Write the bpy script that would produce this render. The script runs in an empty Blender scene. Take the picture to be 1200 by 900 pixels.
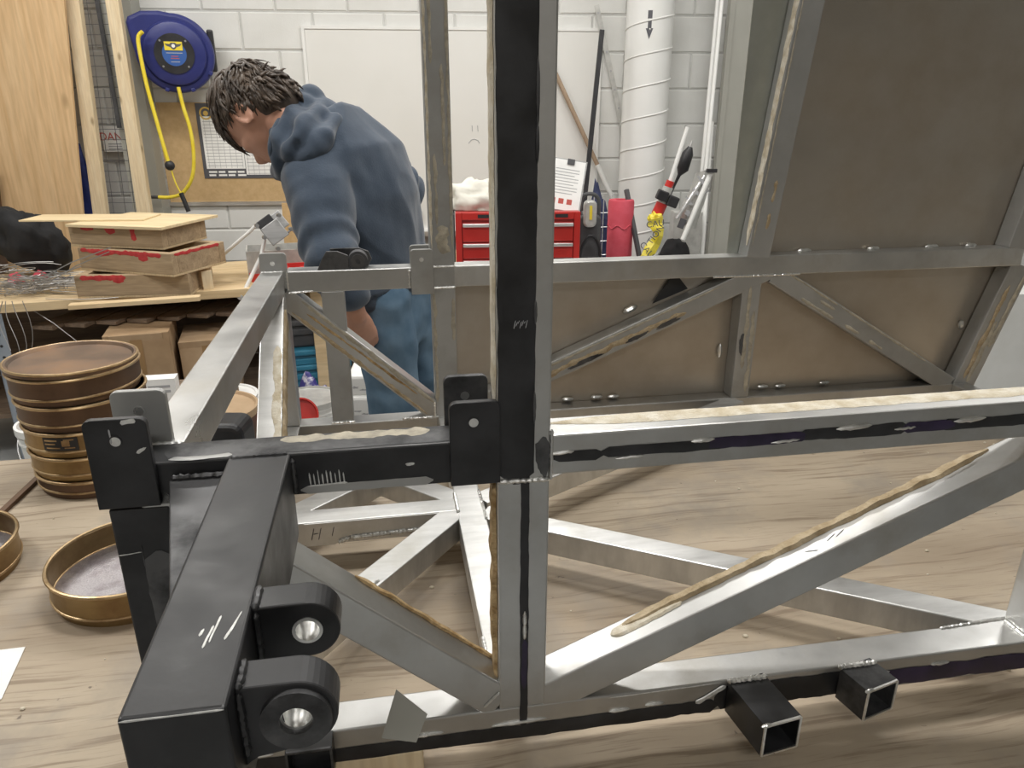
import bpy, bmesh, math, random
from mathutils import Vector, Matrix, Euler
from mathutils import noise as mnoise

random.seed(7)
R = math.radians
SC = bpy.context.scene
COL = SC.collection

# ------------------------------------------------------------------ camera
CAM_Z, FPX, PITCH = 1.5, 870.0, R(20.2)
cd = bpy.data.cameras.new('camera'); cam = bpy.data.objects.new('camera', cd); COL.objects.link(cam)
cam.location = (0, 0, CAM_Z); cam.rotation_euler = (R(90) - PITCH, 0, 0)
cd.sensor_width = 36; cd.lens = FPX / 1200 * 36; cd.clip_start = 0.02; cd.clip_end = 60
SC.camera = cam

# ------------------------------------------------------------------ world, exposure
w = bpy.data.worlds.new('world'); SC.world = w; w.use_nodes = True
w.node_tree.nodes['Background'].inputs[0].default_value = (0.9, 0.95, 1.0, 1)
w.node_tree.nodes['Background'].inputs[1].default_value = 0.1
SC.view_settings.view_transform = 'Standard'; SC.view_settings.look = 'None'
SC.view_settings.gamma = 1; SC.view_settings.use_curve_mapping = False
SC.view_settings.exposure = 0.0

# ceiling fluorescent fixtures of the workshop (x, y); each lamp is built with its housing below
CEIL_Z = 3.3
LAMPS = [(-1.85, 3.1), (0.1, 3.3), (2.2, 3.0), (-2.2, 1.2), (0.1, 1.3), (0.2, -1.7)]
LAMP_W = 29.0

# ------------------------------------------------------------------ helpers
def ray(px, py):
    F = Vector((0, math.cos(PITCH), -math.sin(PITCH))); U = Vector((0, math.sin(PITCH), math.cos(PITCH)))
    return F + Vector((1, 0, 0)) * ((px - 600) / FPX) + U * ((450 - py) / FPX)
def at(px, py, D):
    r = ray(px, py); return Vector((0, 0, CAM_Z)) + r * (D / r.y)
def atz(px, py, z):
    r = ray(px, py); return Vector((0, 0, CAM_Z)) + r * ((z - CAM_Z) / r.z)

def tag(o, label=None, cat=None, group=None, kind=None):
    if label: o['label'] = label
    if cat: o['category'] = cat
    if group: o['group'] = group
    if kind: o['kind'] = kind
    return o
def empty(name, loc=(0, 0, 0), rz=0.0, parent=None, rot=None):
    o = bpy.data.objects.new(name, None); COL.objects.link(o)
    o.location = loc; o.rotation_euler = rot if rot else (0, 0, rz)
    o.empty_display_size = 0.05
    if parent: o.parent = parent
    return o
def frame_of(d, up=Vector((0, 0, 1))):
    d = Vector(d).normalized(); up = Vector(up)
    if abs(d.dot(up.normalized())) > 0.98: up = Vector((0, 1, 0)) if abs(d.y) < 0.9 else Vector((1, 0, 0))
    s = d.cross(up).normalized(); u = s.cross(d).normalized()
    return d, s, u

class B:
    """collects geometry, then builds ONE mesh object"""
    def __init__(s): s.v = []; s.f = []
    def add(s, vs, fs):
        n = len(s.v); s.v += [tuple(v) for v in vs]; s.f += [tuple(i + n for i in f) for f in fs]; return s
    def box(s, x0, x1, y0, y1, z0, z1):
        vs = [(x, y, z) for z in (z0, z1) for y in (y0, y1) for x in (x0, x1)]
        return s.add(vs, [(0, 2, 3, 1), (4, 5, 7, 6), (0, 1, 5, 4), (2, 6, 7, 3), (0, 4, 6, 2), (1, 3, 7, 5)])
    def obox(s, c, sx, sy, sz, m):
        c = Vector(c); vs = []
        for z in (-.5, .5):
            for y in (-.5, .5):
                for x in (-.5, .5): vs.append(c + m @ Vector((x * sx, y * sy, z * sz)))
        return s.add(vs, [(0, 2, 3, 1), (4, 5, 7, 6), (0, 1, 5, 4), (2, 6, 7, 3), (0, 4, 6, 2), (1, 3, 7, 5)])
    def bar(s, a, b, w, h, up=(0, 0, 1)):
        a, b = Vector(a), Vector(b); d, sd, u = frame_of(b - a, up)
        vs = [p + sd * (i * w / 2) + u * (j * h / 2) for p in (a, b) for i, j in ((-1, -1), (1, -1), (1, 1), (-1, 1))]
        return s.add(vs, [(0, 1, 2, 3), (7, 6, 5, 4), (0, 4, 5, 1), (1, 5, 6, 2), (2, 6, 7, 3), (3, 7, 4, 0)])
    def hollow(s, a, b, w, h, t, up=(0, 0, 1)):
        a, b = Vector(a), Vector(b); d, sd, u = frame_of(b - a, up); vs = []
        for p in (a, b):
            for k in (0, t):
                for i, j in ((-1, -1), (1, -1), (1, 1), (-1, 1)): vs.append(p + sd * i * (w / 2 - k) + u * j * (h / 2 - k))
        fs = []
        for i in range(4):
            j = (i + 1) % 4
            fs += [(i, j, 8 + j, 8 + i)[::-1], (4 + i, 4 + j, 12 + j, 12 + i), (i, j, 4 + j, 4 + i), (8 + i, 8 + j, 12 + j, 12 + i)[::-1]]
        return s.add(vs, fs)
    def cyl(s, a, b, r0, r1=None, n=16, caps=True):
        r1 = r0 if r1 is None else r1; a, b = Vector(a), Vector(b); d, sd, u = frame_of(b - a); vs = []
        for p, r in ((a, r0), (b, r1)):
            for k in range(n):
                t = 2 * math.pi * k / n; vs.append(p + sd * (r * math.cos(t)) + u * (r * math.sin(t)))
        fs = [(k, (k + 1) % n, n + (k + 1) % n, n + k) for k in range(n)]
        if caps: fs += [tuple(range(n))[::-1], tuple(range(n, 2 * n))]
        return s.add(vs, fs)
    def ring(s, a, b, ro, ri, n=24):
        a, b = Vector(a), Vector(b); d, sd, u = frame_of(b - a); vs = []
        for p in (a, b):
            for r in (ro, ri):
                for k in range(n):
                    t = 2 * math.pi * k / n; vs.append(p + sd * (r * math.cos(t)) + u * (r * math.sin(t)))
        fs = []
        for k in range(n):
            j = (k + 1) % n
            fs += [(k, j, 2 * n + j, 2 * n + k), (n + j, n + k, 3 * n + k, 3 * n + j), (j, k, n + k, n + j), (2 * n + k, 2 * n + j, 3 * n + j, 3 * n + k)]
        return s.add(vs, fs)
    def path(s, pts, r, n=8, rend=None):
        pts = [Vector(p) for p in pts]; m = len(pts); vs = []; pu = None
        for i, p in enumerate(pts):
            d = (pts[min(i + 1, m - 1)] - pts[max(i - 1, 0)])
            if d.length < 1e-9: d = Vector((0, 0, 1))
            d.normalize()
            if pu is None: _, sd, pu = frame_of(d)
            else:
                pu = (pu - d * pu.dot(d)); pu = pu.normalized() if pu.length > 1e-6 else frame_of(d)[2]
            sd = d.cross(pu)
            rr = r[i] if isinstance(r, (list, tuple)) else (r if rend is None else r + (rend - r) * i / (m - 1))
            for k in range(n):
                t = 2 * math.pi * k / n; vs.append(p + sd * (rr * math.cos(t)) + pu * (rr * math.sin(t)))
        fs = [(i * n + k, i * n + (k + 1) % n, (i + 1) * n + (k + 1) % n, (i + 1) * n + k) for i in range(m - 1) for k in range(n)]
        fs += [tuple(range(n))[::-1], tuple(range((m - 1) * n, m * n))]
        return s.add(vs, fs)
    def lathe(s, prof, c=(0, 0, 0), n=32, m=None):
        c = Vector(c); vs = []; k0 = len(prof)
        for (r, z) in prof:
            for k in range(n):
                t = 2 * math.pi * k / n; v = Vector((r * math.cos(t), r * math.sin(t), z)); vs.append(c + (m @ v if m else v))
        fs = [(i * n + k, i * n + (k + 1) % n, (i + 1) * n + (k + 1) % n, (i + 1) * n + k) for i in range(k0 - 1) for k in range(n)]
        fs += [tuple(range(n))[::-1], tuple(range((k0 - 1) * n, k0 * n))]
        return s.add(vs, fs)
    def prism(s, poly, o, ax, ay, an, t):
        """2-D outline extruded by t along an; o origin, ax/ay in-plane axes"""
        o, ax, ay, an = Vector(o), Vector(ax), Vector(ay), Vector(an); n = len(poly)
        vs = [o + ax * p[0] + ay * p[1] for p in poly] + [o + ax * p[0] + ay * p[1] + an * t for p in poly]
        fs = [tuple(range(n))[::-1], tuple(range(n, 2 * n))] + [(i, (i + 1) % n, n + (i + 1) % n, n + i) for i in range(n)]
        return s.add(vs, fs)
    def ball(s, c, r, sx=1, sy=1, sz=1, nu=12, nv=8, m=None):
        c = Vector(c); vs = []
        for i in range(1, nv):
            a = math.pi * i / nv
            for k in range(nu):
                t = 2 * math.pi * k / nu; v = Vector((r * sx * math.sin(a) * math.cos(t), r * sy * math.sin(a) * math.sin(t), r * sz * math.cos(a)))
                vs.append(c + (m @ v if m else v))
        top = Vector((0, 0, r * sz)); bot = -top
        vs += [c + (m @ top if m else top), c + (m @ bot if m else bot)]; N = len(vs)
        fs = [(i * nu + k, (i + 1) * nu + k, (i + 1) * nu + (k + 1) % nu, i * nu + (k + 1) % nu) for i in range(nv - 2) for k in range(nu)]
        fs += [(N - 2, k, (k + 1) % nu) for k in range(nu)] + [(N - 1, (nv - 2) * nu + (k + 1) % nu, (nv - 2) * nu + k) for k in range(nu)]
        return s.add(vs, fs)
    def build(s, name, mat, parent=None, smooth=False, bevel=0, seg=2, loc=None, rot=None, fixn=True):
        me = bpy.data.meshes.new(name); me.from_pydata(s.v, [], s.f)
        if fixn:
            bm = bmesh.new(); bm.from_mesh(me); bmesh.ops.recalc_face_normals(bm, faces=bm.faces); bm.to_mesh(me); bm.free()
        me.materials.append(mat)
        if smooth:
            me.polygons.foreach_set('use_smooth', [True] * len(me.polygons)); me.set_sharp_from_angle(angle=R(40))
        o = bpy.data.objects.new(name, me); COL.objects.link(o)
        if parent: o.parent = parent
        if loc is not None: o.location = loc
        if rot is not None: o.rotation_euler = rot
        if bevel:
            md = o.modifiers.new('bevel', 'BEVEL'); md.width = bevel; md.segments = seg; md.limit_method = 'ANGLE'; md.angle_limit = R(50)
        return o

def text_obj(name, body, size, mat, parent, m, extrude=0.0004):
    cu = bpy.data.curves.new(name, 'FONT'); cu.body = body; cu.size = size; cu.extrude = extrude; cu.align_x = 'CENTER'; cu.align_y = 'CENTER'
    tmp = bpy.data.objects.new(name, cu); COL.objects.link(tmp)
    dg = bpy.context.evaluated_depsgraph_get(); dg.update()
    me = bpy.data.meshes.new_from_object(tmp.evaluated_get(dg)); me.materials.clear(); me.materials.append(mat)
    bpy.data.objects.remove(tmp)
    o = bpy.data.objects.new(name, me); COL.objects.link(o); o.parent = parent; o.matrix_local = m
    return o

def round_rect(x0, x1, y0, y1, r, n=5, corners=(1, 1, 1, 1)):
    """outline, counter-clockwise from lower-left; corners = LL, LR, UR, UL rounded?"""
    out = []
    for (cx, cy, a0, k, px, py) in ((x0 + r, y0 + r, 180, 0, x0, y0), (x1 - r, y0 + r, 270, 1, x1, y0), (x1 - r, y1 - r, 0, 2, x1, y1), (x0 + r, y1 - r, 90, 3, x0, y1)):
        if corners[k]:
            for i in range(n + 1):
                a = R(a0 + 90 * i / n); out.append((cx + r * math.cos(a), cy + r * math.sin(a)))
        else: out.append((px, py))
    return out

# ------------------------------------------------------------------ materials
def _new(name):
    m = bpy.data.materials.new(name); m.use_nodes = True; nt = m.node_tree
    return m, nt, nt.nodes['Principled BSDF']
def _ramp(nt, fac, stops):
    r = nt.nodes.new('ShaderNodeValToRGB'); e = r.color_ramp.elements
    while len(e) < len(stops): e.new(0.5)
    for el, (p, c) in zip(e, stops): el.position = p; el.color = (c[0], c[1], c[2], 1)
    nt.links.new(fac, r.inputs[0]); return r.outputs[0]
def _coord(nt, scale, kind='Object', rot=(0, 0, 0)):
    tc = nt.nodes.new('ShaderNodeTexCoord'); mp = nt.nodes.new('ShaderNodeMapping')
    mp.inputs['Scale'].default_value = scale if isinstance(scale, (tuple, list)) else (scale,) * 3
    mp.inputs['Rotation'].default_value = rot
    nt.links.new(tc.outputs[kind], mp.inputs[0]); return mp.outputs[0]
def _noise(nt, vec, scale=1, detail=4, rough=0.55, dist=0.0):
    n = nt.nodes.new('ShaderNodeTexNoise'); n.inputs['Scale'].default_value = scale; n.inputs['Detail'].default_value = detail
    n.inputs['Roughness'].default_value = rough; n.inputs['Distortion'].default_value = dist
    nt.links.new(vec, n.inputs['Vector']); return n.outputs['Fac']
def _mix(nt, fac, a, b, mode='MIX'):
    m = nt.nodes.new('ShaderNodeMix'); m.data_type = 'RGBA'; m.blend_type = mode
    if isinstance(fac, (int, float)): m.inputs[0].default_value = fac
    else: nt.links.new(fac, m.inputs[0])
    for i, v in ((6, a), (7, b)):
        if isinstance(v, (tuple, list)): m.inputs[i].default_value = (v[0], v[1], v[2], 1)
        else: nt.links.new(v, m.inputs[i])
    return m.outputs[2]
def _bump(nt, bs, h, strength=0.3, dist=0.002):
    b = nt.nodes.new('ShaderNodeBump'); b.inputs['Strength'].default_value = strength; b.inputs['Distance'].default_value = dist
    nt.links.new(h, b.inputs['Height']); nt.links.new(b.outputs[0], bs.inputs['Normal'])

def pbr(name, col, rough=0.6, metal=0.0, col2=None, scale=8, detail=4, lo=0.35, hi=0.65, bump=0.0, bdist=0.002, bscale=None, rvar=0.0, spec=None, sheen=0):
    m, nt, bs = _new(name)
    bs.inputs['Roughness'].default_value = rough; bs.inputs['Metallic'].default_value = metal
    if spec is not None: bs.inputs['Specular IOR Level'].default_value = spec
    if sheen: bs.inputs['Sheen Weight'].default_value = sheen
    v = _coord(nt, 1.0); n = _noise(nt, v, 1, detail) if False else None
    vec = _coord(nt, scale); n = _noise(nt, vec, 1.0, detail)
    c = _ramp(nt, n, [(lo, col), (hi, col2 if col2 else [min(1, x * 1.12 + .005) for x in col])])
    nt.links.new(c, bs.inputs['Base Color'])
    if rvar:
        mr = nt.nodes.new('ShaderNodeMapRange'); mr.inputs[1].default_value = .3; mr.inputs[2].default_value = .7
        mr.inputs[3].default_value = max(0.03, rough - rvar); mr.inputs[4].default_value = min(1, rough + rvar)
        nt.links.new(n, mr.inputs[0]); nt.links.new(mr.outputs[0], bs.inputs['Roughness'])
    if bump:
        bn = _noise(nt, _coord(nt, bscale or scale * 4), 1, 5); _bump(nt, bs, bn, bump, bdist)
    return m

def metal(name, col, rough, streak=(3, 3, 60), dirt=None, dirt_lo=.58, dirt_hi=.75, dscale=9, bump=.12, met=0.95, var=.16):
    """bare or worn metal: fine drawn streaks plus stains"""
    m, nt, bs = _new(name)
    bs.inputs['Metallic'].default_value = met
    n1 = _noise(nt, _coord(nt, streak), 1, 6, .6); n2 = _noise(nt, _coord(nt, dscale), 1, 6, .62)
    c = _ramp(nt, n1, [(.3, [x * (1 - var) for x in col]), (.7, [min(1, x * (1 + var)) for x in col])])
    if dirt:
        mr = nt.nodes.new('ShaderNodeMapRange'); mr.inputs[1].default_value = dirt_lo; mr.inputs[2].default_value = dirt_hi
        nt.links.new(n2, mr.inputs[0]); c = _mix(nt, mr.outputs[0], c, dirt)
    nt.links.new(c, bs.inputs['Base Color'])
    mr = nt.nodes.new('ShaderNodeMapRange'); mr.inputs[1].default_value = .3; mr.inputs[2].default_value = .7
    mr.inputs[3].default_value = max(.05, rough - .09); mr.inputs[4].default_value = min(1, rough + .13)
    nt.links.new(n2, mr.inputs[0]); nt.links.new(mr.outputs[0], bs.inputs['Roughness'])
    _bump(nt, bs, n1, bump, .0006)
    return m

def wood(name, c_light, c_dark, along='x', scale=1.0, rough=.7, contrast=(.35, .7), knots=True, bump=.25, stain=None):
    m, nt, bs = _new(name); bs.inputs['Roughness'].default_value = rough
    s = {'x': (1.2, 14, 14), 'y': (14, 1.2, 14), 'z': (14, 14, 1.2)}[along]; s = tuple(k * scale for k in s)
    vec = _coord(nt, s); n = _noise(nt, vec, 1.0, 6, .6, 1.2)
    s2 = tuple(k * 6 for k in s); n2 = _noise(nt, _coord(nt, s2), 1, 4, .5)
    c = _ramp(nt, n, [(contrast[0], c_light), (contrast[1], c_dark)])
    c = _mix(nt, .18, c, _ramp(nt, n2, [(.35, [x * .55 for x in c_dark]), (.65, [min(1, x * 1.25) for x in c_light])]))
    if knots:
        vo = nt.nodes.new('ShaderNodeTexVoronoi'); vo.inputs['Scale'].default_value = 1
        ks = {'x': (2.2, 5, 5), 'y': (5, 2.2, 5), 'z': (5, 5, 2.2)}[along]
        nt.links.new(_coord(nt, tuple(k * scale for k in ks)), vo.inputs['Vector'])
        k = _ramp(nt, vo.outputs['Distance'], [(.03, (1, 1, 1)), (.10, (0, 0, 0))])
        sep = nt.nodes.new('ShaderNodeRGBToBW'); nt.links.new(k, sep.inputs[0])
        c = _mix(nt, sep.outputs[0], c, [x * .55 for x in c_dark])
    if stain:
        ns = _noise(nt, _coord(nt, 3.0 * scale), 1, 5, .6)
        mr = nt.nodes.new('ShaderNodeMapRange'); mr.inputs[1].default_value = .52; mr.inputs[2].default_value = .72; mr.inputs[4].default_value = .75
        nt.links.new(ns, mr.inputs[0]); c = _mix(nt, mr.outputs[0], c, stain)
    nt.links.new(c, bs.inputs['Base Color']); _bump(nt, bs, n2, bump, .001)
    return m

MT = {}
MT['alu'] = metal('bare_aluminium', (.55, .55, .54), .36, (6, 6, 6), dirt=(.42, .40, .36), dirt_lo=.5, dirt_hi=.8)
MT['alu_bright'] = metal('sanded_aluminium', (.64, .64, .63), .44, (10, 60, 10), dirt=(.52, .51, .47), dirt_lo=.5, dirt_hi=.8)
MT['alu_dull'] = metal('dull_aluminium', (.40, .40, .39), .45, (5, 5, 5), dirt=(.32, .31, .285), dirt_lo=.5, dirt_hi=.75, met=.5)
MT['sheet'] = metal('rolled_sheet_metal', (.52, .475, .415), .36, (1.5, 1.5, 5), dirt=(.40, .33, .25), dirt_lo=.45, dirt_hi=.8, dscale=4, bump=.03, var=.07, met=.85)
MT['sheet2'] = metal('galvanised_sheet', (.55, .57, .53), .42, (4, 4, 4), dirt=(.42, .43, .38), dirt_lo=.45, dirt_hi=.8, dscale=6)
MT['weld'] = metal('weld_bead', (.82, .82, .80), .30, (90, 90, 90), bump=.6)
MT['black_paint'] = pbr('worn_black_paint', (.012, .012, .013), .40, 0, (.034, .034, .037), 22, 6, .4, .72, bump=.10, bdist=.001, bscale=120, rvar=.12)
MT['black_worn'] = metal('sanded_black_paint', (.115, .115, .118), .46, (30, 8, 30), dirt=(.035, .035, .037), dirt_lo=.42, dirt_hi=.62, dscale=18, met=.6)
MT['purple_paint'] = pbr('dark_purple_paint', (.016, .010, .030), .35, 0, (.035, .022, .065), 30, 5, .4, .7)
MT['foam'] = pbr('cream_adhesive', (.56, .48, .34), .85, 0, (.76, .71, .60), 60, 6, .35, .65, bump=.6, bdist=.003, bscale=260)
MT['foam_tan'] = pbr('tan_adhesive', (.36, .27, .155), .8, 0, (.52, .42, .28), 60, 6, .35, .65, bump=.8, bdist=.003, bscale=240)
MT['foam_pale'] = pbr('thin_pale_adhesive', (.34, .31, .25), .8, 0, (.52, .47, .37), 70, 6, .35, .65, bump=.6, bdist=.002, bscale=240)
MT['foam_brown'] = pbr('amber_adhesive', (.30, .18, .065), .6, 0, (.55, .40, .21), 90, 6, .35, .65, bump=.9, bdist=.004, bscale=220)
MT['scratch'] = pbr('bare_scratch', (.62, .62, .60), .5, .5, (.8, .8, .78), 200, 4, .4, .6)
def table_ply():
    m, nt, bs = _new('worn_plywood'); bs.inputs['Roughness'].default_value = .7
    tc = nt.nodes.new('ShaderNodeTexCoord'); wob = nt.nodes.new('ShaderNodeTexNoise'); wob.inputs['Scale'].default_value = 3.2; wob.inputs['Detail'].default_value = 2
    nt.links.new(tc.outputs['Object'], wob.inputs['Vector'])
    vm = nt.nodes.new('ShaderNodeVectorMath'); vm.operation = 'MULTIPLY_ADD'; nt.links.new(wob.outputs['Color'], vm.inputs[0]); vm.inputs[1].default_value = (.03, .055, 0); nt.links.new(tc.outputs['Object'], vm.inputs[2])
    def stretched(sc, det, rough=.6):
        mp = nt.nodes.new('ShaderNodeMapping'); mp.inputs['Scale'].default_value = sc; nt.links.new(vm.outputs[0], mp.inputs[0]); return _noise(nt, mp.outputs[0], 1, det, rough)
    g1 = stretched((4.0, 95, 1), 6, .65); g2 = stretched((12, 260, 1), 4); g3 = stretched((1.0, 5, 1), 5)
    c = _ramp(nt, g3, [(.32, (.53, .445, .335)), (.52, (.44, .36, .265)), (.70, (.33, .26, .185))])
    l1 = _ramp(nt, g1, [(.53, (0, 0, 0)), (.62, (1, 1, 1))]); c = _mix(nt, .0, c, c) if False else c
    bw = nt.nodes.new('ShaderNodeRGBToBW'); nt.links.new(l1, bw.inputs[0]); f1 = nt.nodes.new('ShaderNodeMath'); f1.operation = 'MULTIPLY'; f1.inputs[1].default_value = .72; nt.links.new(bw.outputs[0], f1.inputs[0])
    c = _mix(nt, f1.outputs[0], c, (.235, .175, .12))
    l2 = _ramp(nt, g2, [(.58, (0, 0, 0)), (.70, (1, 1, 1))]); bw2 = nt.nodes.new('ShaderNodeRGBToBW'); nt.links.new(l2, bw2.inputs[0]); f2 = nt.nodes.new('ShaderNodeMath'); f2.operation = 'MULTIPLY'; f2.inputs[1].default_value = .45; nt.links.new(bw2.outputs[0], f2.inputs[0])
    c = _mix(nt, f2.outputs[0], c, (.20, .15, .105))
    st = _noise(nt, _coord(nt, 5.5), 1, 6, .65); mr = nt.nodes.new('ShaderNodeMapRange'); mr.inputs[1].default_value = .50; mr.inputs[2].default_value = .68; mr.inputs[4].default_value = .65; nt.links.new(st, mr.inputs[0])
    c = _mix(nt, mr.outputs[0], c, (.30, .265, .225))
    sp = _noise(nt, _coord(nt, 60), 1, 3, .6); mr2 = nt.nodes.new('ShaderNodeMapRange'); mr2.inputs[1].default_value = .72; mr2.inputs[2].default_value = .78; mr2.inputs[4].default_value = .8; nt.links.new(sp, mr2.inputs[0])
    c = _mix(nt, mr2.outputs[0], c, (.13, .10, .08))
    nt.links.new(c, bs.inputs['Base Color']); _bump(nt, bs, g1, .3, .001); return m
MT['ply_table'] = table_ply()
MT['ply_new'] = wood('fresh_plywood', (.76, .54, .31), (.60, .37, .17), 'z', .75, .65, (.35, .75), True, .2)
MT['ply_top'] = wood('pale_plywood', (.80, .66, .42), (.66, .48, .26), 'x', .8, .7, (.35, .75), True, .2)
MT['stud'] = wood('softwood_stud', (.83, .70, .49), (.70, .52, .30), 'z', 1.6, .7, (.35, .75), True, .2)
MT['plank'] = wood('worn_form_plank', (.46, .34, .21), (.26, .18, .105), 'x', 1.6, .8, (.35, .7), True, .4)
MT['plank_end'] = wood('pale_plank_end', (.62, .48, .30), (.46, .33, .18), 'z', 2, .8, (.35, .7), False, .4)
MT['bench_wood'] = wood('bench_pine', (.74, .58, .36), (.58, .41, .21), 'x', 1.0, .7, (.35, .75), True, .25)
MT['old_board'] = wood('old_grey_board', (.25, .18, .125), (.12, .085, .06), 'x', 1.4, .85, (.35, .7), True, .5)
MT['wall'] = pbr('painted_block', (.70, .70, .67), .7, 0, (.78, .78, .755), 3, 4, .35, .65, bump=.35, bdist=.002, bscale=130)
MT['mortar'] = pbr('painted_mortar', (.50, .50, .48), .8, 0, (.60, .60, .58), 12, 4, bump=.3, bscale=90)
MT['floor'] = pbr('grey_concrete', (.33, .34, .34), .6, 0, (.50, .51, .51), 3, 6, .3, .7, bump=.1, bscale=60)
MT['ceil'] = pbr('ceiling_paint', (.62, .62, .60), .9)
MT['rearwall'] = pbr('dull_workshop_wall', (.40, .375, .34), .85, 0, (.50, .47, .43), 1.4, 4)
MT['wb'] = pbr('whiteboard_enamel', (.78, .775, .74), .25, 0, (.81, .805, .775), 2, 3)
MT['trim'] = metal('trim_aluminium', (.80, .80, .80), .4)
MT['cork'] = pbr('tan_cork', (.53, .36, .175), .85, 0, (.60, .42, .22), 40, 5, bump=.3, bscale=200)
MT['white_plastic'] = pbr('white_plastic', (.80, .80, .77), .45, 0, (.85, .85, .83), 8, 4)
MT['paper'] = pbr('white_paper', (.84, .84, .82), .8)
MT['ink'] = pbr('dark_ink', (.09, .09, .10), .7)
MT['ink_grey'] = pbr('grey_ink', (.40, .40, .41), .7)
MT['ink_red'] = pbr('red_ink', (.50, .10, .08), .7)
MT['black'] = pbr('black_plastic', (.014, .014, .016), .45, 0, (.03, .03, .033), 10, 4)
MT['dark_grey'] = pbr('dark_grey_plastic', (.06, .062, .066), .5, 0, (.09, .09, .095), 12, 4)
MT['grey_metal'] = metal('grey_steel', (.45, .45, .45), .4)
MT['wire'] = metal('tie_wire', (.42, .41, .40), .45)
MT['blue_reel'] = pbr('navy_plastic', (.018, .024, .135), .38, 0, (.028, .036, .175), 6, 4)
MT['yellow'] = pbr('yellow_rubber', (.80, .62, .03), .5, 0, (.86, .70, .07), 20, 3)
MT['label_blue'] = pbr('label_blue', (.03, .10, .34), .5)
MT['gold'] = pbr('gold_print', (.62, .42, .10), .5)
MT['brass'] = metal('tarnished_brass', (.33, .235, .115), .42, (8, 8, 40), dirt=(.22, .135, .07), dirt_lo=.45, dirt_hi=.75, dscale=14)
MT['brown_metal'] = metal('browned_brass', (.13, .085, .06), .44, (8, 8, 40), dirt=(.20, .125, .08), dirt_lo=.45, dirt_hi=.75, dscale=11, met=.8)
MT['brass_rim'] = metal('worn_brass_rim', (.58, .43, .25), .36, (20, 20, 20), dirt=(.33, .21, .11), dirt_lo=.48, dirt_hi=.7, dscale=30)
MT['lid'] = metal('rusty_lid', (.16, .115, .088), .42, (3, 9, 3), dirt=(.27, .165, .095), dirt_lo=.42, dirt_hi=.68, dscale=8, met=.75)
MT['sieve_mesh'] = metal('sieve_mesh', (.37, .35, .36), .45, (400, 400, 1), dirt=(.24, .21, .22), dirt_lo=.45, dirt_hi=.65, dscale=24, bump=.8)
MT['red_bin'] = pbr('red_plastic', (.55, .03, .025), .4, 0, (.64, .05, .04), 8, 3)
MT['red_chest'] = pbr('red_enamel', (.50, .025, .02), .3, 0, (.56, .035, .03), 6, 3)
MT['red_dark'] = pbr('red_dark_enamel', (.30, .015, .014), .35)
MT['red_paint'] = pbr('smeared_red_paint', (.42, .025, .03), .6, 0, (.56, .05, .05), 40, 5)
MT['pink'] = pbr('pink_foam_roll', (.60, .07, .10), .8, 0, (.66, .10, .14), 12, 5, bump=.3, bscale=80)
MT['duct'] = pbr('white_duct', (.76, .76, .73), .4, 0, (.80, .80, .78), 4, 3)
MT['cardboard'] = pbr('cardboard', (.36, .24, .135), .85, 0, (.43, .295, .17), 14, 5, bump=.1)
MT['cardboard2'] = pbr('pale_cardboard', (.46, .32, .19), .85, 0, (.52, .37, .23), 14, 5, bump=.1)
MT['tape'] = pbr('box_tape', (.31, .19, .085), .4)
MT['blue_tote'] = pbr('blue_tote', (.03, .18, .29), .45, 0, (.05, .24, .36), 8, 3)
MT['blue_tarp'] = pbr('blue_tarp', (.015, .03, .17), .5, 0, (.03, .06, .30), 18, 5, bump=.5, bscale=30)
MT['bag_purple'] = pbr('printed_bag', (.045, .04, .20), .4, 0, (.55, .53, .60), 16, 3, .52, .6, bump=.4, bscale=40)
MT['upright'] = pbr('blue_grey_steel', (.30, .34, .40), .45, .3, (.37, .41, .46), 7, 4)
MT['cloth_white'] = pbr('white_cloth', (.72, .70, .62), .9, 0, (.80, .78, .70), 12, 5, bump=.5, bscale=30)
MT['cloth_black'] = pbr('black_cloth', (.008, .008, .009), .85, 0, (.018, .018, .019), 12, 5, bump=.5, bscale=60)
MT['navy'] = pbr('navy_cloth', (.02, .03, .09), .8, 0, (.06, .07, .14), 12, 5, bump=.5, bscale=60)
MT['orange'] = pbr('orange_plastic', (.70, .13, .02), .5)
MT['caution'] = pbr('caution_tape', (.80, .66, .03), .4, 0, (.86, .74, .12), 30, 4, bump=.4, bscale=50)
MT['silver_bag'] = pbr('silver_grey_wrap', (.50, .50, .48), .35, .4, (.66, .66, .63), 20, 5, bump=.5, bscale=40)
MT['grey_panel'] = pbr('grey_painted_steel', (.37, .365, .325), .5, 0, (.41, .405, .36), 3, 3)
MT['wood_pole'] = wood('broom_handle', (.42, .31, .22), (.32, .23, .15), 'z', 3, .6, (.35, .7), False)
MT['skin'] = pbr('skin', (.50, .26, .175), .5, 0, (.56, .30, .21), 20, 4, bump=.05, bscale=300)
MT['hoodie'] = pbr('slate_blue_fleece', (.040, .058, .088), .95, 0, (.056, .078, .112), 26, 5, .3, .7, bump=.35, bdist=.002, bscale=260, sheen=.25)
MT['denim'] = pbr('blue_denim', (.065, .125, .195), .9, 0, (.13, .205, .285), 14, 6, .3, .7, bump=.3, bdist=.001, bscale=400)
MT['hair'] = pbr('dark_brown_hair', (.034, .023, .016), .5, 0, (.105, .074, .052), 34, 4, .35, .7)
MT['pavement'] = MT['floor']
m, nt, bs = _new('lamp_diffuser'); bs.inputs['Base Color'].default_value = (.9, .9, .9, 1)
bs.inputs['Emission Color'].default_value = (1, .97, .92, 1); bs.inputs['Emission Strength'].default_value = 3.0; MT['lampglow'] = m
MT['lamp_white'] = pbr('lamp_housing', (.8, .8, .8), .5)
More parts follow.
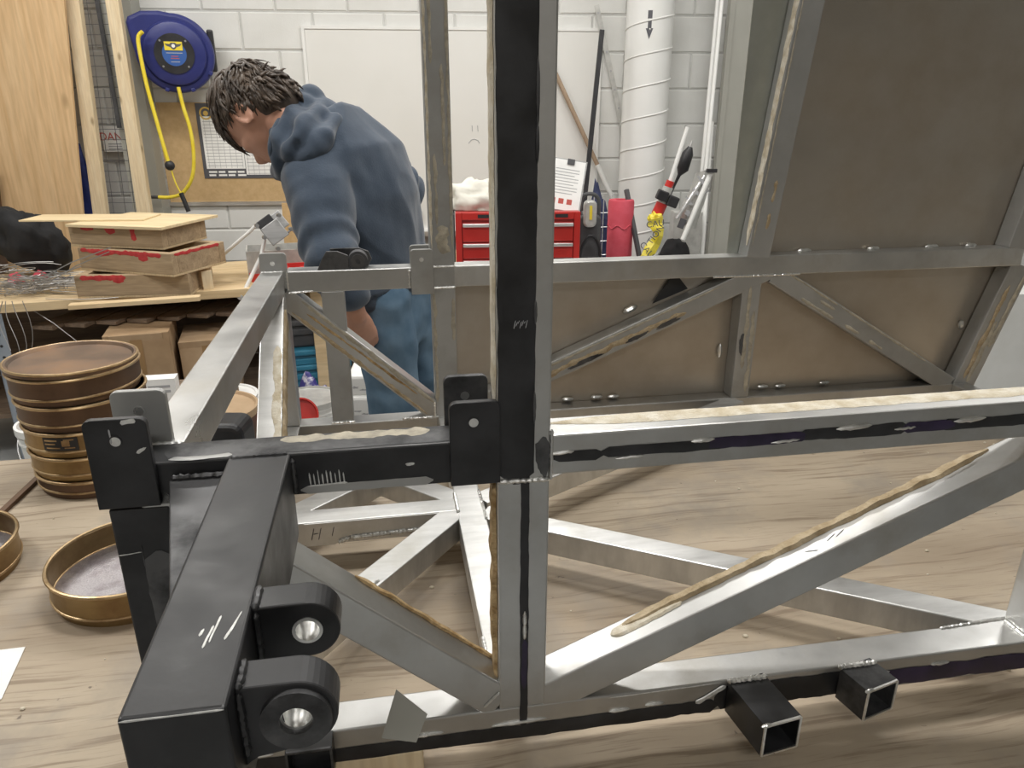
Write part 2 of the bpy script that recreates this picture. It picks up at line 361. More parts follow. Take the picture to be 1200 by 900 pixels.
# ================================================================== the room
fl = B().box(-4.6, 5.2, -3.2, 5.6, -.1, 0).build('floor', MT['floor']); tag(fl, kind='structure')
ce = B().box(-4.6, 5.2, -3.2, 5.6, CEIL_Z, CEIL_Z + .1).build('ceiling', MT['ceil']); tag(ce, kind='structure')
for nm, bx in (('wall_left', (-4.7, -4.6, -3.2, 5.6)), ('wall_right', (5.2, 5.3, -3.2, 5.6))):
    tag(B().box(*bx, 0, CEIL_Z).build(nm, MT['wall']), kind='structure')
tag(B().box(-4.6, 5.2, -3.3, -3.2, 0, CEIL_Z).build('wall_front', MT['rearwall']), kind='structure')

WROT = math.atan(.087)
wb_ = B().box(-4.9, 5.3, .006, .2, 0, CEIL_Z).build('wall_back', MT['mortar'], loc=(0, 4.8, 0), rot=(0, 0, WROT)); tag(wb_, kind='structure')
def wallp(px, py, off=0.0):
    """point on the back wall (wall-local x, z) seen at a pixel"""
    r = ray(px, py); t = (4.8 - off) / (r.y - .087 * r.x); p = Vector((0, 0, CAM_Z)) + r * t
    q = Matrix.Rotation(-WROT, 3, 'Z') @ (p - Vector((0, 4.8, 0))); return q.x, q.z
BW, BH, JT = .406, .203, .009
def block_mesh(w_):
    b = B(); e = .006; y0, y1 = 0.0, .05
    x0, x1, z0, z1 = JT / 2, w_ - JT / 2, JT / 2, BH - JT / 2
    vs = [(x0, y1, z0), (x1, y1, z0), (x1, y1, z1), (x0, y1, z1), (x0, e, z0), (x1, e, z0), (x1, e, z1), (x0, e, z1),
          (x0 + e, y0, z0 + e), (x1 - e, y0, z0 + e), (x1 - e, y0, z1 - e), (x0 + e, y0, z1 - e)]
    fs = [(8, 9, 10, 11)]
    for o in (0, 4):
        for i in range(4): fs.append((o + i, o + (i + 1) % 4, o + 4 + (i + 1) % 4, o + 4 + i))
    return b.add(vs, fs)
proto = block_mesh(BW).build('block', MT['wall'], wb_); pm = proto.data; COL.objects.unlink(proto); bpy.data.objects.remove(proto)
rest = B(); tmpl = block_mesh(BW)
for row in range(16):
    for k in range(-13, 14):
        x = k * BW + (BW / 2 if row % 2 else 0) - .13
        if x < -4.9 or x + BW > 5.25: continue
        z = row * BH
        if 2 <= row <= 10 and -2.9 < x < 2.2:
            o = bpy.data.objects.new('block', pm); COL.objects.link(o); o.parent = wb_; o.location = (x, 0, z)
        else:
            rest.add([(v[0] + x, v[1], v[2] + z) for v in tmpl.v], tmpl.f)
tag(rest.build('block_field', MT['wall'], wb_), kind='stuff')

for li, (lx, ly) in enumerate(LAMPS):
    lt = empty('ceiling_light', (lx, ly, CEIL_Z - .10)); tag(lt, 'white ceiling strip light ' + ['above the hose reel side of the bench', 'above the bench in front of the whiteboard', 'above the right end near the steel door', 'above the left end of the work table', 'above the middle of the work table', 'behind the photographer'][li], 'light', 'ceiling strip lights')
    B().prism([(-.62, -.14), (.62, -.14), (.62, .14), (-.62, .14)], (0, 0, .02), (1, 0, 0), (0, 1, 0), (0, 0, 1), .079).build('housing', MT['lamp_white'], lt, bevel=.01)
    B().box(-.60, .60, -.12, .12, .0, .019).build('diffuser', MT['lampglow'], lt, bevel=.006)
    la = bpy.data.lights.new('strip_lamp', 'AREA'); la.shape = 'RECTANGLE'; la.size = 1.2; la.size_y = .24; la.energy = LAMP_W; la.color = (1.0, .98, .945)
    lo = bpy.data.objects.new('strip_lamp', la); COL.objects.link(lo); lo.parent = lt; lo.location = (0, 0, -.004)

# ================================================================== work table
TH = R(9.7); FO = Vector((.0073, .575, .912)); TABLE_Z = .874
tb = empty('work_table', (FO.x, FO.y, 0), TH); tag(tb, 'large worn plywood work table carrying the metal frame', 'table')
B().box(-1.7, 2.3, -.115, .86, TABLE_Z - .019, TABLE_Z).build('tabletop', MT['ply_table'], tb, bevel=.002)
for (n_, a, b_) in (('apron', (-1.6, .80, .80), (2.2, .80, .80)), ('apron', (-1.6, -.07, .80), (2.2, -.07, .80)), ('apron', (-1.58, -.05, .80), (-1.58, .78, .80)), ('apron', (2.18, -.05, .80), (2.18, .78, .80))):
    B().bar(a, b_, .038, .10).build(n_, MT['bench_wood'], tb)
for lx in (-1.53, 2.13):
    for ly in (-.02, .74): B().box(lx - .045, lx + .045, ly - .045, ly + .045, 0, TABLE_Z - .02).build('leg', MT['bench_wood'], tb)

# ================================================================== the welded frame
fr = empty('sled_frame', FO, TH)
tag(fr, 'large welded aluminium tube truss frame with black painted front members on plywood table', 'frame')
S = .038; HT = .328; YR = .75
X_, Y_, Z_ = Vector((1, 0, 0)), Vector((0, 1, 0)), Vector((0, 0, 1))
def tube(name, a, b, mat='alu', w=S, h=S, up=(0, 0, 1), parent=None, bev=.0018):
    return B().bar(a, b, w, h, up).build(name, MT[mat], parent or fr, bevel=bev)
def xt(name, x0, x1, y, z, mat='alu', h=S): # tube along x with lower-front edge at y,z
    return B().box(x0, x1, y, y + S, z, z + h).build(name, MT[mat], fr, bevel=.0018)
def zt(name, x0, x1, y, z0, z1, mat='alu', d=S):
    return B().box(x0, x1, y, y + d, z0, z1).build(name, MT[mat], fr, bevel=.0018)

def streak(name, parent, a, b, u, n, w, h, mat, seed=0, rag=.5, step=.006, both=True, fade=.06, off=.0002):
    """ragged strip of residue / paint on a tube face: a->b spine, u across, n outward"""
    a, b, u, n = Vector(a), Vector(b), Vector(u).normalized(), Vector(n).normalized()
    L_ = (b - a).length; m = max(4, int(L_ / step)); vs = []; fs = []
    for i in range(m + 1):
        t = i / m; p = a + (b - a) * t + n * off
        e = min(1, t / fade, (1 - t) / fade) if fade > 0 else 1; e = max(.05, e) ** .6
        f1 = mnoise.noise(Vector((t * L_ * 38 + seed * 7.3, seed, .3))) + .6 * mnoise.noise(Vector((t * L_ * 120, seed * 3.1, 9)))
        f2 = mnoise.noise(Vector((t * L_ * 38 + seed * 3.7, seed, 7.9))) + .6 * mnoise.noise(Vector((t * L_ * 120, seed * 5.1, 2)))
        wl = w * .5 * (1 + rag * f1) * e; wr = w * .5 * (1 + (rag * f2 if both else 0)) * e
        hh = h * (1 + .55 * mnoise.noise(Vector((t * L_ * 60, seed * 2.2, 4)))) * (.3 + .7 * e)
        vs += [p - u * wl, p - u * wl * .72 + n * hh, p + u * wr * .72 + n * hh, p + u * wr]
    for i in range(m):
        for k in range(3): fs.append((i * 4 + k, i * 4 + k + 1, i * 4 + 5 + k, i * 4 + 4 + k))
    fs += [(0, 3, 2, 1), (m * 4, m * 4 + 1, m * 4 + 2, m * 4 + 3)]
    return B().add(vs, fs).build(name, MT[mat], parent, smooth=True)
def weld(parent, a, b, r=.003, seed=0, n=None, mat='weld'):
    """a rippled bead"""
    a, b = Vector(a), Vector(b); L_ = (b - a).length; m = max(5, int(L_ / .0018)); pts = []; rr = []
    for i in range(m + 1):
        t = i / m; pts.append(a + (b - a) * t + Vector((mnoise.noise(Vector((t * 20, seed, 0))), mnoise.noise(Vector((t * 20, seed, 5))), mnoise.noise(Vector((t * 20, seed, 9))))) * r * .25)
        rr.append(r * (.8 + .13 * math.sin(i * 2.1) + .2 * mnoise.noise(Vector((i * .4, seed, 2)))) * (1 if 0 < i < m else .35))
    return B().path(pts, rr, 7).build('weld_bead', MT[mat], parent, smooth=True)
def nugget(parent, c, l, u, r=.003, seed=0, mat='weld'):
    """a ground-off tack weld: short lumpy lozenge along u"""
    u = Vector(u).normalized(); c = Vector(c); pts = []; rr = []
    for i in range(9):
        t = i / 8 - .5; pts.append(c + u * (l * t) + Vector((0, 0, .0008 * mnoise.noise(Vector((i * .9, seed, 1))))))
        rr.append(r * (math.sqrt(max(0, 1 - (2 * t) ** 2)) * .85 + .15) * (1 + .3 * mnoise.noise(Vector((i * .8, seed, 3)))))
    return B().path(pts, rr, 7).build('tack_weld', MT[mat], parent, smooth=True)
def blotch(name, parent, c, u, v, n, ru, rv, mat, seed=0, t=.0003, rag=.35, k=26):
    """irregular flat patch (chipped paint, smear) lying on a face"""
    c, u, v, n = Vector(c), Vector(u).normalized(), Vector(v).normalized(), Vector(n).normalized(); poly = []
    for i in range(k):
        a = 2 * math.pi * i / k; q = 1 + rag * mnoise.noise(Vector((math.cos(a) * 1.6 + seed, math.sin(a) * 1.6, seed * 1.7))) + rag * .5 * mnoise.noise(Vector((math.cos(a) * 5, math.sin(a) * 5, seed)))
        poly.append((ru * q * math.cos(a), rv * q * math.sin(a)))
    return B().prism(poly, c, u, v, n, t).build(name, MT[mat], parent)

# ---- front side
PX0, PX1 = -.020, .026
post_f = zt('front_post', PX0, PX1, 0, S, .95, 'alu')
mid_f = xt('mid_rail', PX1, 1.15, .0004, HT - S, 'alu')
blk_f = xt('black_rail', -.335, PX0, .0004, HT - S, 'black_paint')
bot_f = xt('bottom_rail', -.335, 1.15, 0, 0, 'alu')
leg_fl = zt('front_leg', -.333, -.287, -.0004, S, HT - S, 'black_paint')
end_t = B().box(-.317, -.279, S, YR, HT - S, HT).build('end_tube', MT['alu'], fr, bevel=.0018)
end_b = B().box(-.317, -.279, S, YR, 0, S).build('end_tube', MT['alu'], fr, bevel=.0018)
dg_l = tube('diagonal_brace', (-.305, S / 2, HT - S + .004), (-.018, S / 2, .044), 'alu', .0372, .0372)
dg_r = tube('diagonal_brace', (.022, S / 2, .040), (.640, S / 2, .305), 'alu', .0372, .0372)
ver_f = zt('upright', .574, .612, .0004, S, HT - S, 'alu')
# ---- rear side
mid_r = xt('mid_rail', -.275, 1.18, YR, HT - S, 'alu')
bot_r = xt('bottom_rail', -.316, 1.12, YR, 0, 'alu')
post_r = zt('rear_post', -.026, .017, YR - .0004, 0, .95, 'alu_dull')
leg_rl = zt('rear_leg', -.316, -.279, YR + .0004, S, HT, 'alu')
up_r0 = zt('upright', -.219, -.180, YR + .002, S, HT - S, 'alu_dull', d=.03)
dr_l = tube('diagonal_brace', (-.285, YR + S / 2, HT - S - .005), (-.022, YR + S / 2, .045), 'alu', .0372, .0372)
dr_r = tube('diagonal_brace', (.018, YR + S / 2, .040), (.640, YR + S / 2, .305), 'alu_dull', .0372, .0372)
ver_r = zt('upright', .574, .612, YR + .0008, S, HT - S, 'alu_dull')
dr_d = tube('diagonal_brace', (.636, YR + S / 2, .292), (1.075, YR + S / 2, .034), 'alu_dull', .0372, .0372)
end_r = tube('end_post', (1.105, YR + S / 2, .02), (1.185, YR + S / 2, HT - S), 'alu_dull', .052, .036, (0, 1, 0))
p2 = tube('slanted_post', (.598, YR + S / 2, HT - .004), (.663, YR + S / 2, .95), 'alu_dull', .0382, .048, (1, 0, 0))
p3 = tube('slanted_post', (1.165, YR + S / 2, HT - .004), (1.27, YR + S / 2, .95), 'alu_dull', .0382, .048, (1, 0, 0))
top_r = xt('top_rail', -.03, 1.30, YR, .95, 'alu')
cross_t = B().box(-.018, .022, S, YR, .95, .988).build('top_cross_tube', MT['alu'], fr, bevel=.0018)
# ---- bottom plane
cr_b = B().box(-.022, .018, S, YR, 0, S - .0003).build('cross_tube', MT['alu_bright'], fr, bevel=.0018)
spine = tube('spine_tube', (-.279, .412, S / 2), (-.022, .412, S / 2), 'alu_bright', .0376, .0372)
br1 = tube('floor_brace', (-.020, .400, S / 2), (-.283, .075, S / 2), 'alu_bright', .0370, .0366)
br2 = tube('floor_brace', (-.022, .435, S / 2), (-.283, .700, S / 2), 'alu_bright', .0370, .0364)
br3 = tube('floor_brace', (.016, .385, S / 2), (.585, .035, S / 2), 'alu_bright', .0370, .0368)
br4 = tube('floor_brace', (.016, .425, S / 2), (.585, .748, S / 2), 'alu_bright', .0370, .0362)
br5 = tube('floor_brace', (-.266, .425, S / 2), (-.135, .545, S / 2), 'alu_bright', .0368, .0358)
gus = B().prism([(-.24, .0), (-.20, .0), (-.185, .010), (-.075, .012), (-.05, .018), (-.05, .036), (-.24, .036)], (0, .3928, .0005), X_, Z_, -Y_, .002)
wbr = tube('corner_brace', (-.298, YR - .004, HT - S - .006), (-.290, .412, S + .004), 'alu_bright', .037, .037)
end_x = B().box(1.08, 1.118, S, YR, 0, S).build('end_tube', MT['alu'], fr, bevel=.0018)
# ---- sheet metal skins behind the rear truss
sh_lo = B().prism([(.0, .012), (1.098, .012), (1.18, HT - .005), (.0, HT - .005)], (0, YR + S + .001, 0), X_, Z_, Y_, .0016).build('sheet_panel', MT['sheet'], fr)
sh_up = B().prism([(.60, HT - .004), (1.165, HT - .004), (1.255, .96), (.66, .96)], (0, YR + S + .0012, 0), X_, Z_, Y_, .0016).build('sheet_panel', MT['sheet'], fr)
fl_up = B().prism([(.552, HT - .004), (.60, HT - .004), (.66, .96), (.556, .96)], (0, YR + S + .0012, 0), X_, Z_, Y_, .0014).build('sheet_flange', MT['sheet2'], fr)

# ---- black steering beam with clevis lugs
BX0, BX1, BY = -.237, -.189, -.276
beam = B().box(BX0, BX1, BY, .0002, HT - .075, HT + .0006).build('steering_beam', MT['black_paint'], fr, bevel=.0022, seg=3)
B().prism([(-.283, -.002), (BX0, -.002), (BX0, -.178), (-.240, -.178)], (0, 0, HT - .020), X_, Y_, Z_, .006).build('gusset_plate', MT['black_worn'], fr, bevel=.001)
def lug(y0, t, hx, hz, r, rh, zt_, zb, boss):
    poly = [(BX1 - .001, zb), ]
    poly = [(BX1 - .001, zb - .006), (BX1 + .006, zb - .001), (BX1 + .014, zb)]
    for i in range(21):
        a = R(-90 + 180 * i / 20); poly.append((hx + r * math.cos(a), hz + r * math.sin(a)))
    poly += [(BX1 - .001, zt_)]
    # plate with a hole: outer loop stitched to a round hole
    b = B(); n = len(poly)
    inner = []
    for p in poly:
        a = math.atan2(p[1] - hz, p[0] - hx); inner.append((hx + rh * math.cos(a), hz + rh * math.sin(a)))
    vs = [(p[0], y0, p[1]) for p in poly] + [(p[0], y0, p[1]) for p in inner] + [(p[0], y0 + t, p[1]) for p in poly] + [(p[0], y0 + t, p[1]) for p in inner]
    fs = []
    for i in range(n):
        j = (i + 1) % n
        fs += [(i, j, n + j, n + i), (2 * n + j, 2 * n + i, 3 * n + i, 3 * n + j), (j, i, 2 * n + i, 2 * n + j)]
    o = b.add(vs, fs).build('clevis_lug', MT['black_paint'], fr, bevel=.0012)
    B().ring((hx, y0 - .0006, hz), (hx, y0 + t + .0006, hz), rh + .0004, rh - .0014, 36).build('bushing', MT['weld'], o, smooth=True)
    if boss: B().ring((hx, y0 - .004, hz), (hx, y0 + .001, hz), r * .86, rh - .0002, 36).build('boss', MT['black_worn'], o, smooth=True)
    weld(o, (BX1 + .0015, y0 - .001, zt_ + .0005), (BX1 + .0015, y0 + t, zt_ + .0005), .0028, hx * 50 + y0 * 70, mat='black_worn')
    weld(o, (BX1 + .0015, y0 - .0008, zt_ - .002), (BX1 + .0015, y0 - .0008, zb + .002), .0026, hx * 50 + y0 * 70, mat='black_paint')
    return o
lug(-.200, .021, -.1605, .3085, .0185, .0082, .3265, .290, False)
lug(-.258, .021, -.1615, .3020, .0205, .0085, .3225, .279, True)
for k, (x0, y0, x1, y1) in enumerate(((-.2085, -.232, -.2065, -.214), (-.206, -.228, -.204, -.206), (-.1985, -.227, -.1935, -.204), (-.212, -.222, -.211, -.216))):
    streak('scratch', beam, (x0, y0, HT + .0006), (x1, y1, HT + .0006), X_, Z_, .0014, .0002, 'scratch', 31 + k, 1.0, .0012)
weld(beam, (BX0 + .002, -.0012, HT + .0006), (BX1 - .002, -.0012, HT + .0006), .0026, 3, mat='black_worn')
weld(beam, (BX1 + .001, -.001, HT - .004), (BX1 + .001, -.001, HT - .036), .0026, 4, mat='black_worn')
streak('scratch', beam, (BX0 + .001, BY - .0001, HT - .0004), (BX1 - .001, BY - .0001, HT - .0004), Z_, -Y_, .0012, .0002, 'scratch', 5, .6, .003)
weld(beam, (-.281, -.003, HT - .012), (-.240, -.003, HT - .012), .0028, 8, mat='black_worn')

# ---- ears (bracket plates) on the rails
def ear(x0, x1, z0, z1, y, t, mat, hole=True, r=.006, hz=None, cr=(0, 0, 1, 1)):
    poly = round_rect(x0, x1, z0, z1, r, 4, cr)
    o = B().prism(poly, (0, y, 0), X_, Z_, Y_, t).build('bracket_plate', MT[mat], fr, bevel=.0008)
    if hole:
        hx = (x0 + x1) / 2 - .001; hz = hz or z1 - .018
        B().ring((hx, y - .0007, hz), (hx, y + t + .0007, hz), .0050, .0040, 20).build('hole_rim', MT[mat], o, smooth=True)
        B().cyl((hx, y - .0003, hz), (hx, y + t + .0003, hz), .0041, n=20).build('bright_hole_disc', MT['weld'], o)  # solid bright disc, its colour stands in for light seen through the hole
    return o
e1 = ear(-.337, -.291, .294, .3695, -.0066, .0064, 'black_paint'); ear(-.331, -.288, HT - .004, .375, S + .002, .006, 'alu_dull')
e2 = ear(-.0605, -.0185, .290, .3655, -.0066, .0064, 'black_paint'); e3 = ear(-.061, -.022, HT - .004, .372, S + .002, .006, 'black_worn')
ear(-.061, -.021, .280, .3605, YR - .0066, .0064, 'alu_dull'); ear(-.317, -.272, HT - .03, .3605, YR - .0010, .006, 'alu_dull')
ear(-.061, -.021, HT - .004, .3605, YR + S + .001, .006, 'alu_dull', False)
streak('scratch', e1, (-.309, -.0068, .3665), (-.298, -.0068, .3675), Z_, -Y_, .003, .0002, 'scratch', 6, .9, .001)
blotch('scratch', e1, (-.298, -.0067, .343), (1, 0, .5), Z_, -Y_, .004, .0016, 'scratch', 3)
streak('scratch', e1, (-.318, -.0068, .350), (-.318, -.0068, .362), X_, -Y_, .001, .0002, 'ink_grey', 6, .9, .001)
# rear bracket with roller
rb = B().prism([(-.222, HT), (-.168, HT), (-.168, .352), (-.186, .360), (-.205, .360), (-.214, .345)], (0, YR + .002, 0), X_, Z_, Y_, .005).build('roller_bracket', MT['black_worn'], fr, bevel=.0008)
B().prism([(-.20, HT), (-.135, HT), (-.128, .34), (-.134, .354), (-.15, .360), (-.20, .360)], (0, YR + .030, 0), X_, Z_, Y_, .005).build('side_plate', MT['black_worn'], rb, bevel=.0008)
B().cyl((-.152, YR + .006, .341), (-.152, YR + .030, .341), .017, n=28).build('roller', MT['dark_grey'], rb, smooth=True)
B().ring((-.152, YR + .003, .341), (-.152, YR + .0062, .341), .012, .004, 24).build('washer', MT['black_worn'], rb, smooth=True)

# ---- paint left on the rails, tack welds, adhesive residue
def stripe_x(par, x0, x1, z, w, y, mat, seed, rag=.25): return streak('paint_stripe', par, (x0, y, z), (x1, y, z), Z_, -Y_, w, .0003, mat, seed, rag, .008, True, .004)
zc = HT - S / 2
stripe_x(mid_f, .026, .075, zc - .002, .010, .0002, 'black_paint', 1)
stripe_x(mid_f, .07, .19, zc - .001, .010, .0002, 'black_paint', 2); stripe_x(mid_f, .16, .27, zc, .0105, .0002, 'purple_paint', 3)
stripe_x(mid_f, .255, .37, zc + .001, .011, .0002, 'black_paint', 4); stripe_x(mid_f, .36, .42, zc + .001, .0105, .0001, 'purple_paint', 5); stripe_x(mid_f, .40, 1.1, zc + .001, .011, .0002, 'black_paint', 6)
for k, (x, z, l, r_) in enumerate(((.036, zc + .002, .022, .0016), (.098, zc - .007, .026, .0016), (.165, zc + .004, .022, .002), (.245, zc - .003, .028, .0015), (.312, zc + .006, .036, .0026), (.365, zc + .001, .022, .0015), (.432, zc + .005, .034, .0026))):
    nugget(mid_f, (x, -.0002, z), l, (1, 0, .05), r_, k)
stripe_x(bot_f, -.335, .21, .008, .0165, -.0002, 'black_paint', 11, .2); stripe_x(bot_f, .205, .40, .016, .030, -.0002, 'black_paint', 12, .12); stripe_x(bot_f, .385, 1.1, .013, .021, -.0003, 'purple_paint', 13, .2)
for k, (x, z, l) in enumerate(((-.245, .02, .02), (-.09, .019, .03), (0, .0195, .055), (.103, .018, .022), (.14, .02, .02), (.395, .022, .02), (.465, .024, .022))): nugget(bot_f, (x, -.0004, z), l, (1, 0, .03), .0019, 20 + k)
streak('scratch', bot_f, (.185, -.0006, .014), (.216, -.0006, .032), (1, 0, -1), -Y_, .005, .0008, 'scratch', 9, .9, .002)
streak('scratch', bot_f, (.09, -.0004, .0355), (.21, -.0004, .0365), Z_, -Y_, .0012, .0002, 'scratch', 10, .6, .004)
# front post: black band above, dark seam below
streak('paint_stripe', post_f, (PX0 + .0165, -.0001, HT - S - .006), (PX0 + .0165, -.0001, .95), X_, -Y_, .031, .0003, 'black_paint', 14, .07, .01, True, .001)
streak('paint_stripe', post_f, (.0042, -.0001, .012), (.0042, -.0001, HT - S + .01), X_, -Y_, .0078, .0003, 'black_paint', 15, .2, .006, True, .002)
streak('paint_stripe', post_f, (.0045, -.0003, .06), (.0045, -.0003, .12), X_, -Y_, .006, .0003, 'purple_paint', 16, .4, .006)
for k, z in enumerate((.128, .142)): nugget(post_f, (.0045, -.0006, z), .018, Z_, .0020, 40 + k)
for k, (z, l) in enumerate(((.60, .05), (.565, .03), (.355, .03), (.437, .02))): nugget(post_f, (.0115, -.0004, z), l, Z_, .0016, 50 + k, 'black_worn')
weld(post_f, (PX1 + .001, -.0004, HT - S - .004), (PX1 + .001, -.0004, HT + .006), .0020, 51, mat='alu'); weld(post_f, (PX0, -.001, HT - S - .002), (PX1, -.001, HT - S - .003), .0026, 52)
for k in range(7): streak('scratch', post_f, (-.006 + k * .0016, -.0004, .424 + .002 * (k % 3)), (-.0045 + k * .0016, -.0004, .431 - .001 * (k % 2)), X_, -Y_, .0006, .0002, 'ink_grey', 140 + k, .6, .001)
blotch('paint_stripe', post_f, (.02, -.0001, .31), X_, Z_, -Y_, .007, .02, 'black_worn', 8, .0003, .4)
streak('adhesive_residue', post_f, (PX0 - .0001, .014, .345), (PX0 - .0001, .014, .94), Y_, -X_, .022, .0018, 'foam', 17, .55, .005)
streak('adhesive_residue', post_f, (PX0 - .0001, .016, .060), (PX0 - .0001, .016, HT - S - .004), Y_, -X_, .020, .0040, 'foam_brown', 18, .45, .004)
# front mid rail top: cream band at the back half
streak('adhesive_residue', mid_f, (.03, .0255, HT), (1.1, .0255, HT), Y_, Z_, .021, .0007, 'foam', 19, .22, .007)
# black rail: sanded top, scratch group, bare band
streak('sanded_band', blk_f, (-.29, .02, HT), (-.03, .02, HT), Y_, Z_, .032, .0004, 'black_worn', 20, .12, .008, True, .01)
streak('adhesive_residue', blk_f, (-.20, .028, HT + .0004), (-.075, .028, HT + .0004), Y_, Z_, .014, .0003, 'foam_pale', 21, 1.0, .004)
streak('scratch', blk_f, (-.283, .004, HT + .0002), (-.235, .006, HT + .0002), Y_, Z_, .006, .0003, 'alu_dull', 22, 1.0, .003)
for k in range(9): streak('scratch', blk_f, (-.176 + k * .0034, .0002, .311 + random.uniform(-.003, .003)), (-.1755 + k * .0034, .0002, .298), X_, -Y_, .0011, .0002, 'scratch', 60 + k, .6, .002)
streak('scratch', blk_f, (-.178, .0001, .2975), (-.146, .0001, .2985), Z_, -Y_, .0018, .0003, 'scratch', 71, .8, .002)
streak('sanded_band', blk_f, (-.184, .0002, .2945), (-.075, .0002, .2945), Z_, -Y_, .0075, .0003, 'alu_dull', 72, .10, .006, True, .004)
blotch('scratch', blk_f, (-.094, .0002, .311), X_, Z_, -Y_, .004, .0014, 'scratch', 73)
# front leg: worn lower half
streak('sanded_band', leg_fl, (-.301, -.0006, .05), (-.301, -.0006, .25), X_, -Y_, .026, .0003, 'black_worn', 74, .10, .008, True, .004)
streak('scratch', leg_fl, (-.332, -.0006, .2485), (-.314, -.0006, .2500), Z_, -Y_, .0012, .0003, 'scratch', 75, .9, .002)
streak('scratch', leg_fl, (-.3135, -.0006, .235), (-.3135, -.0006, .256), X_, -Y_, .0009, .0003, 'black_worn', 76, .9, .002)
# diagonals
def along(a, b, t): return Vector(a) + (Vector(b) - Vector(a)) * t
dv = (Vector((.640, S / 2, .305)) - Vector((.022, S / 2, .040))).normalized(); dn = Y_.cross(dv); dn = dn if dn.z > 0 else -dn
A0 = Vector((.022, S / 2, .040)) + dn * .0187
streak('adhesive_residue', dg_r, A0 + dv * .10 + Y_ * .008, A0 + dv * .52 + Y_ * .013, Y_, dn, .011, .0045, 'foam_tan', 80, .4, .005)
streak('adhesive_residue', dg_r, A0 + dv * .09 + Y_ * .004, A0 + dv * .17 + Y_ * .006, Y_, dn, .014, .002, 'foam', 81, .5, .004)
for k, t in enumerate((.30, .325, .335)): streak('pen_mark', dg_r, A0 + dv * t - Y_ * .006, A0 + dv * (t + .012) - Y_ * (.001 if k else .012), Y_, dn, .0008, .0002, 'ink', 82 + k, .5, .002)
dv2 = (Vector((-.018, S / 2, .044)) - Vector((-.305, S / 2, HT - S + .004))).normalized(); dn2 = Y_.cross(dv2); dn2 = dn2 if dn2.z > 0 else -dn2
A1 = Vector((-.305, S / 2, HT - S + .004)) + dn2 * .0187
streak('adhesive_residue', dg_l, A1 + dv2 * .19 + Y_ * .016, A1 + dv2 * .365 + Y_ * .015, Y_, dn2, .006, .0025, 'foam_brown', 86, .6, .004)
dv3 = (Vector((-.022, 0, .045)) - Vector((-.285, 0, HT - S - .005))).normalized(); u3 = dv3.cross(Y_)
A2 = Vector((-.285, YR + .0003, HT - S - .005))
for k, o_ in enumerate((-.013, .0135)): streak('adhesive_residue', dr_l, A2 + dv3 * .03 + u3 * o_, A2 + dv3 * .34 + u3 * o_, u3, -Y_, .006, .0007, 'foam_pale' if k else 'foam_tan', 90 + k, 1.0, .004)
streak('adhesive_residue', dr_l, A2 + dv3 * .05 + u3 * .001, A2 + dv3 * .30 + u3 * .006, u3, -Y_, .004, .0008, 'foam_brown', 93, .9, .005)
dv4 = Vector((.622, 0, .265)).normalized(); u4 = dv4.cross(Y_); A3 = Vector((.018, YR + .0003, .040))
streak('adhesive_residue', dr_r, A3 + dv4 * .17 - u4 * .002, A3 + dv4 * .48 - u4 * .006, u4, -Y_, .011, .0006, 'foam_tan', 95, .95, .006)
streak('adhesive_residue', dr_r, A3 + dv4 * .16 + u4 * .013, A3 + dv4 * .56 + u4 * .013, u4, -Y_, .004, .0006, 'foam_pale', 96, .9, .006)
for k, (t, l) in enumerate(((.27, .07), (.37, .05), (.44, .05))): blotch('paint_chip', dr_r, A3 + dv4 * t - u4 * .009, dv4, u4, -Y_, l / 2, .004, 'black_worn', 97 + k, .0016, .5)
dv5 = (Vector((1.075, 0, .034)) - Vector((.636, 0, .292))).normalized(); u5 = dv5.cross(Y_); A4 = Vector((.636, YR + .0003, .292))
for k, (t0, t1, o_) in enumerate(((.08, .17, -.012), (.12, .16, .004), (.20, .24, -.01), (.02, .16, .015), (.17, .42, .0155), (.27, .31, -.011))): streak('adhesive_residue', dr_d, A4 + dv5 * t0 + u5 * o_, A4 + dv5 * t1 + u5 * o_, u5, -Y_, (.006 if o_ < .015 else .004), .0006, 'foam_pale', 100 + k, .8, .005)
for k, (z0, z1, x, w_) in enumerate(((.36, .94, -.0225, .004), (.36, .94, .0135, .0045), (.35, .40, -.004, .02), (.40, .52, -.012, .005), (.07, .28, -.022, .006), (.19, .27, .012, .006), (.50, .66, .004, .005), (.66, .80, -.014, .005), (.80, .93, -.012, .007))): streak('adhesive_residue', post_r, (x, YR - .0005, z0), (x, YR - .0005, z1), X_, -Y_, w_, .0008, 'foam_pale' if k != 0 else 'foam', 110 + k, 1.0, .004)
for k, (x, z0, z1) in enumerate(((.590, .10, .27), (.603, .05, .22))): streak('adhesive_residue', ver_r, (x, YR + .0006, z0), (x, YR + .0006, z1), X_, -Y_, .008, .0006, 'foam_pale', 120 + k, .9, .006)
blotch('paint_chip', ver_r, (.586, YR + .0006, .155), X_, Z_, -Y_, .007, .022, 'dark_grey', 121, .0006, .4)
pv = (Vector((.663, 0, .95)) - Vector((.598, 0, HT))).normalized()
streak('adhesive_residue', p2, Vector((.598 - .0242, YR + .008, HT)) + pv * .02, Vector((.598 - .0242, YR + .008, HT)) + pv * .60, Y_, -X_, .016, .0024, 'foam', 123, .4, .006)
streak('adhesive_residue', p2, Vector((.598 - .017, YR - .0004, HT)) + pv * .02, Vector((.598 - .017, YR - .0004, HT)) + pv * .60, X_, -Y_, .003, .0006, 'foam_pale', 124, .9, .006)
for k, (t, l) in enumerate(((.05, .03), (.10, .04))): streak('adhesive_residue', p2, Vector((.603, YR - .0004, HT)) + pv * t, Vector((.603, YR - .0004, HT)) + pv * (t + l), X_, -Y_, .006, .001, 'foam_tan', 125 + k, .9, .004)
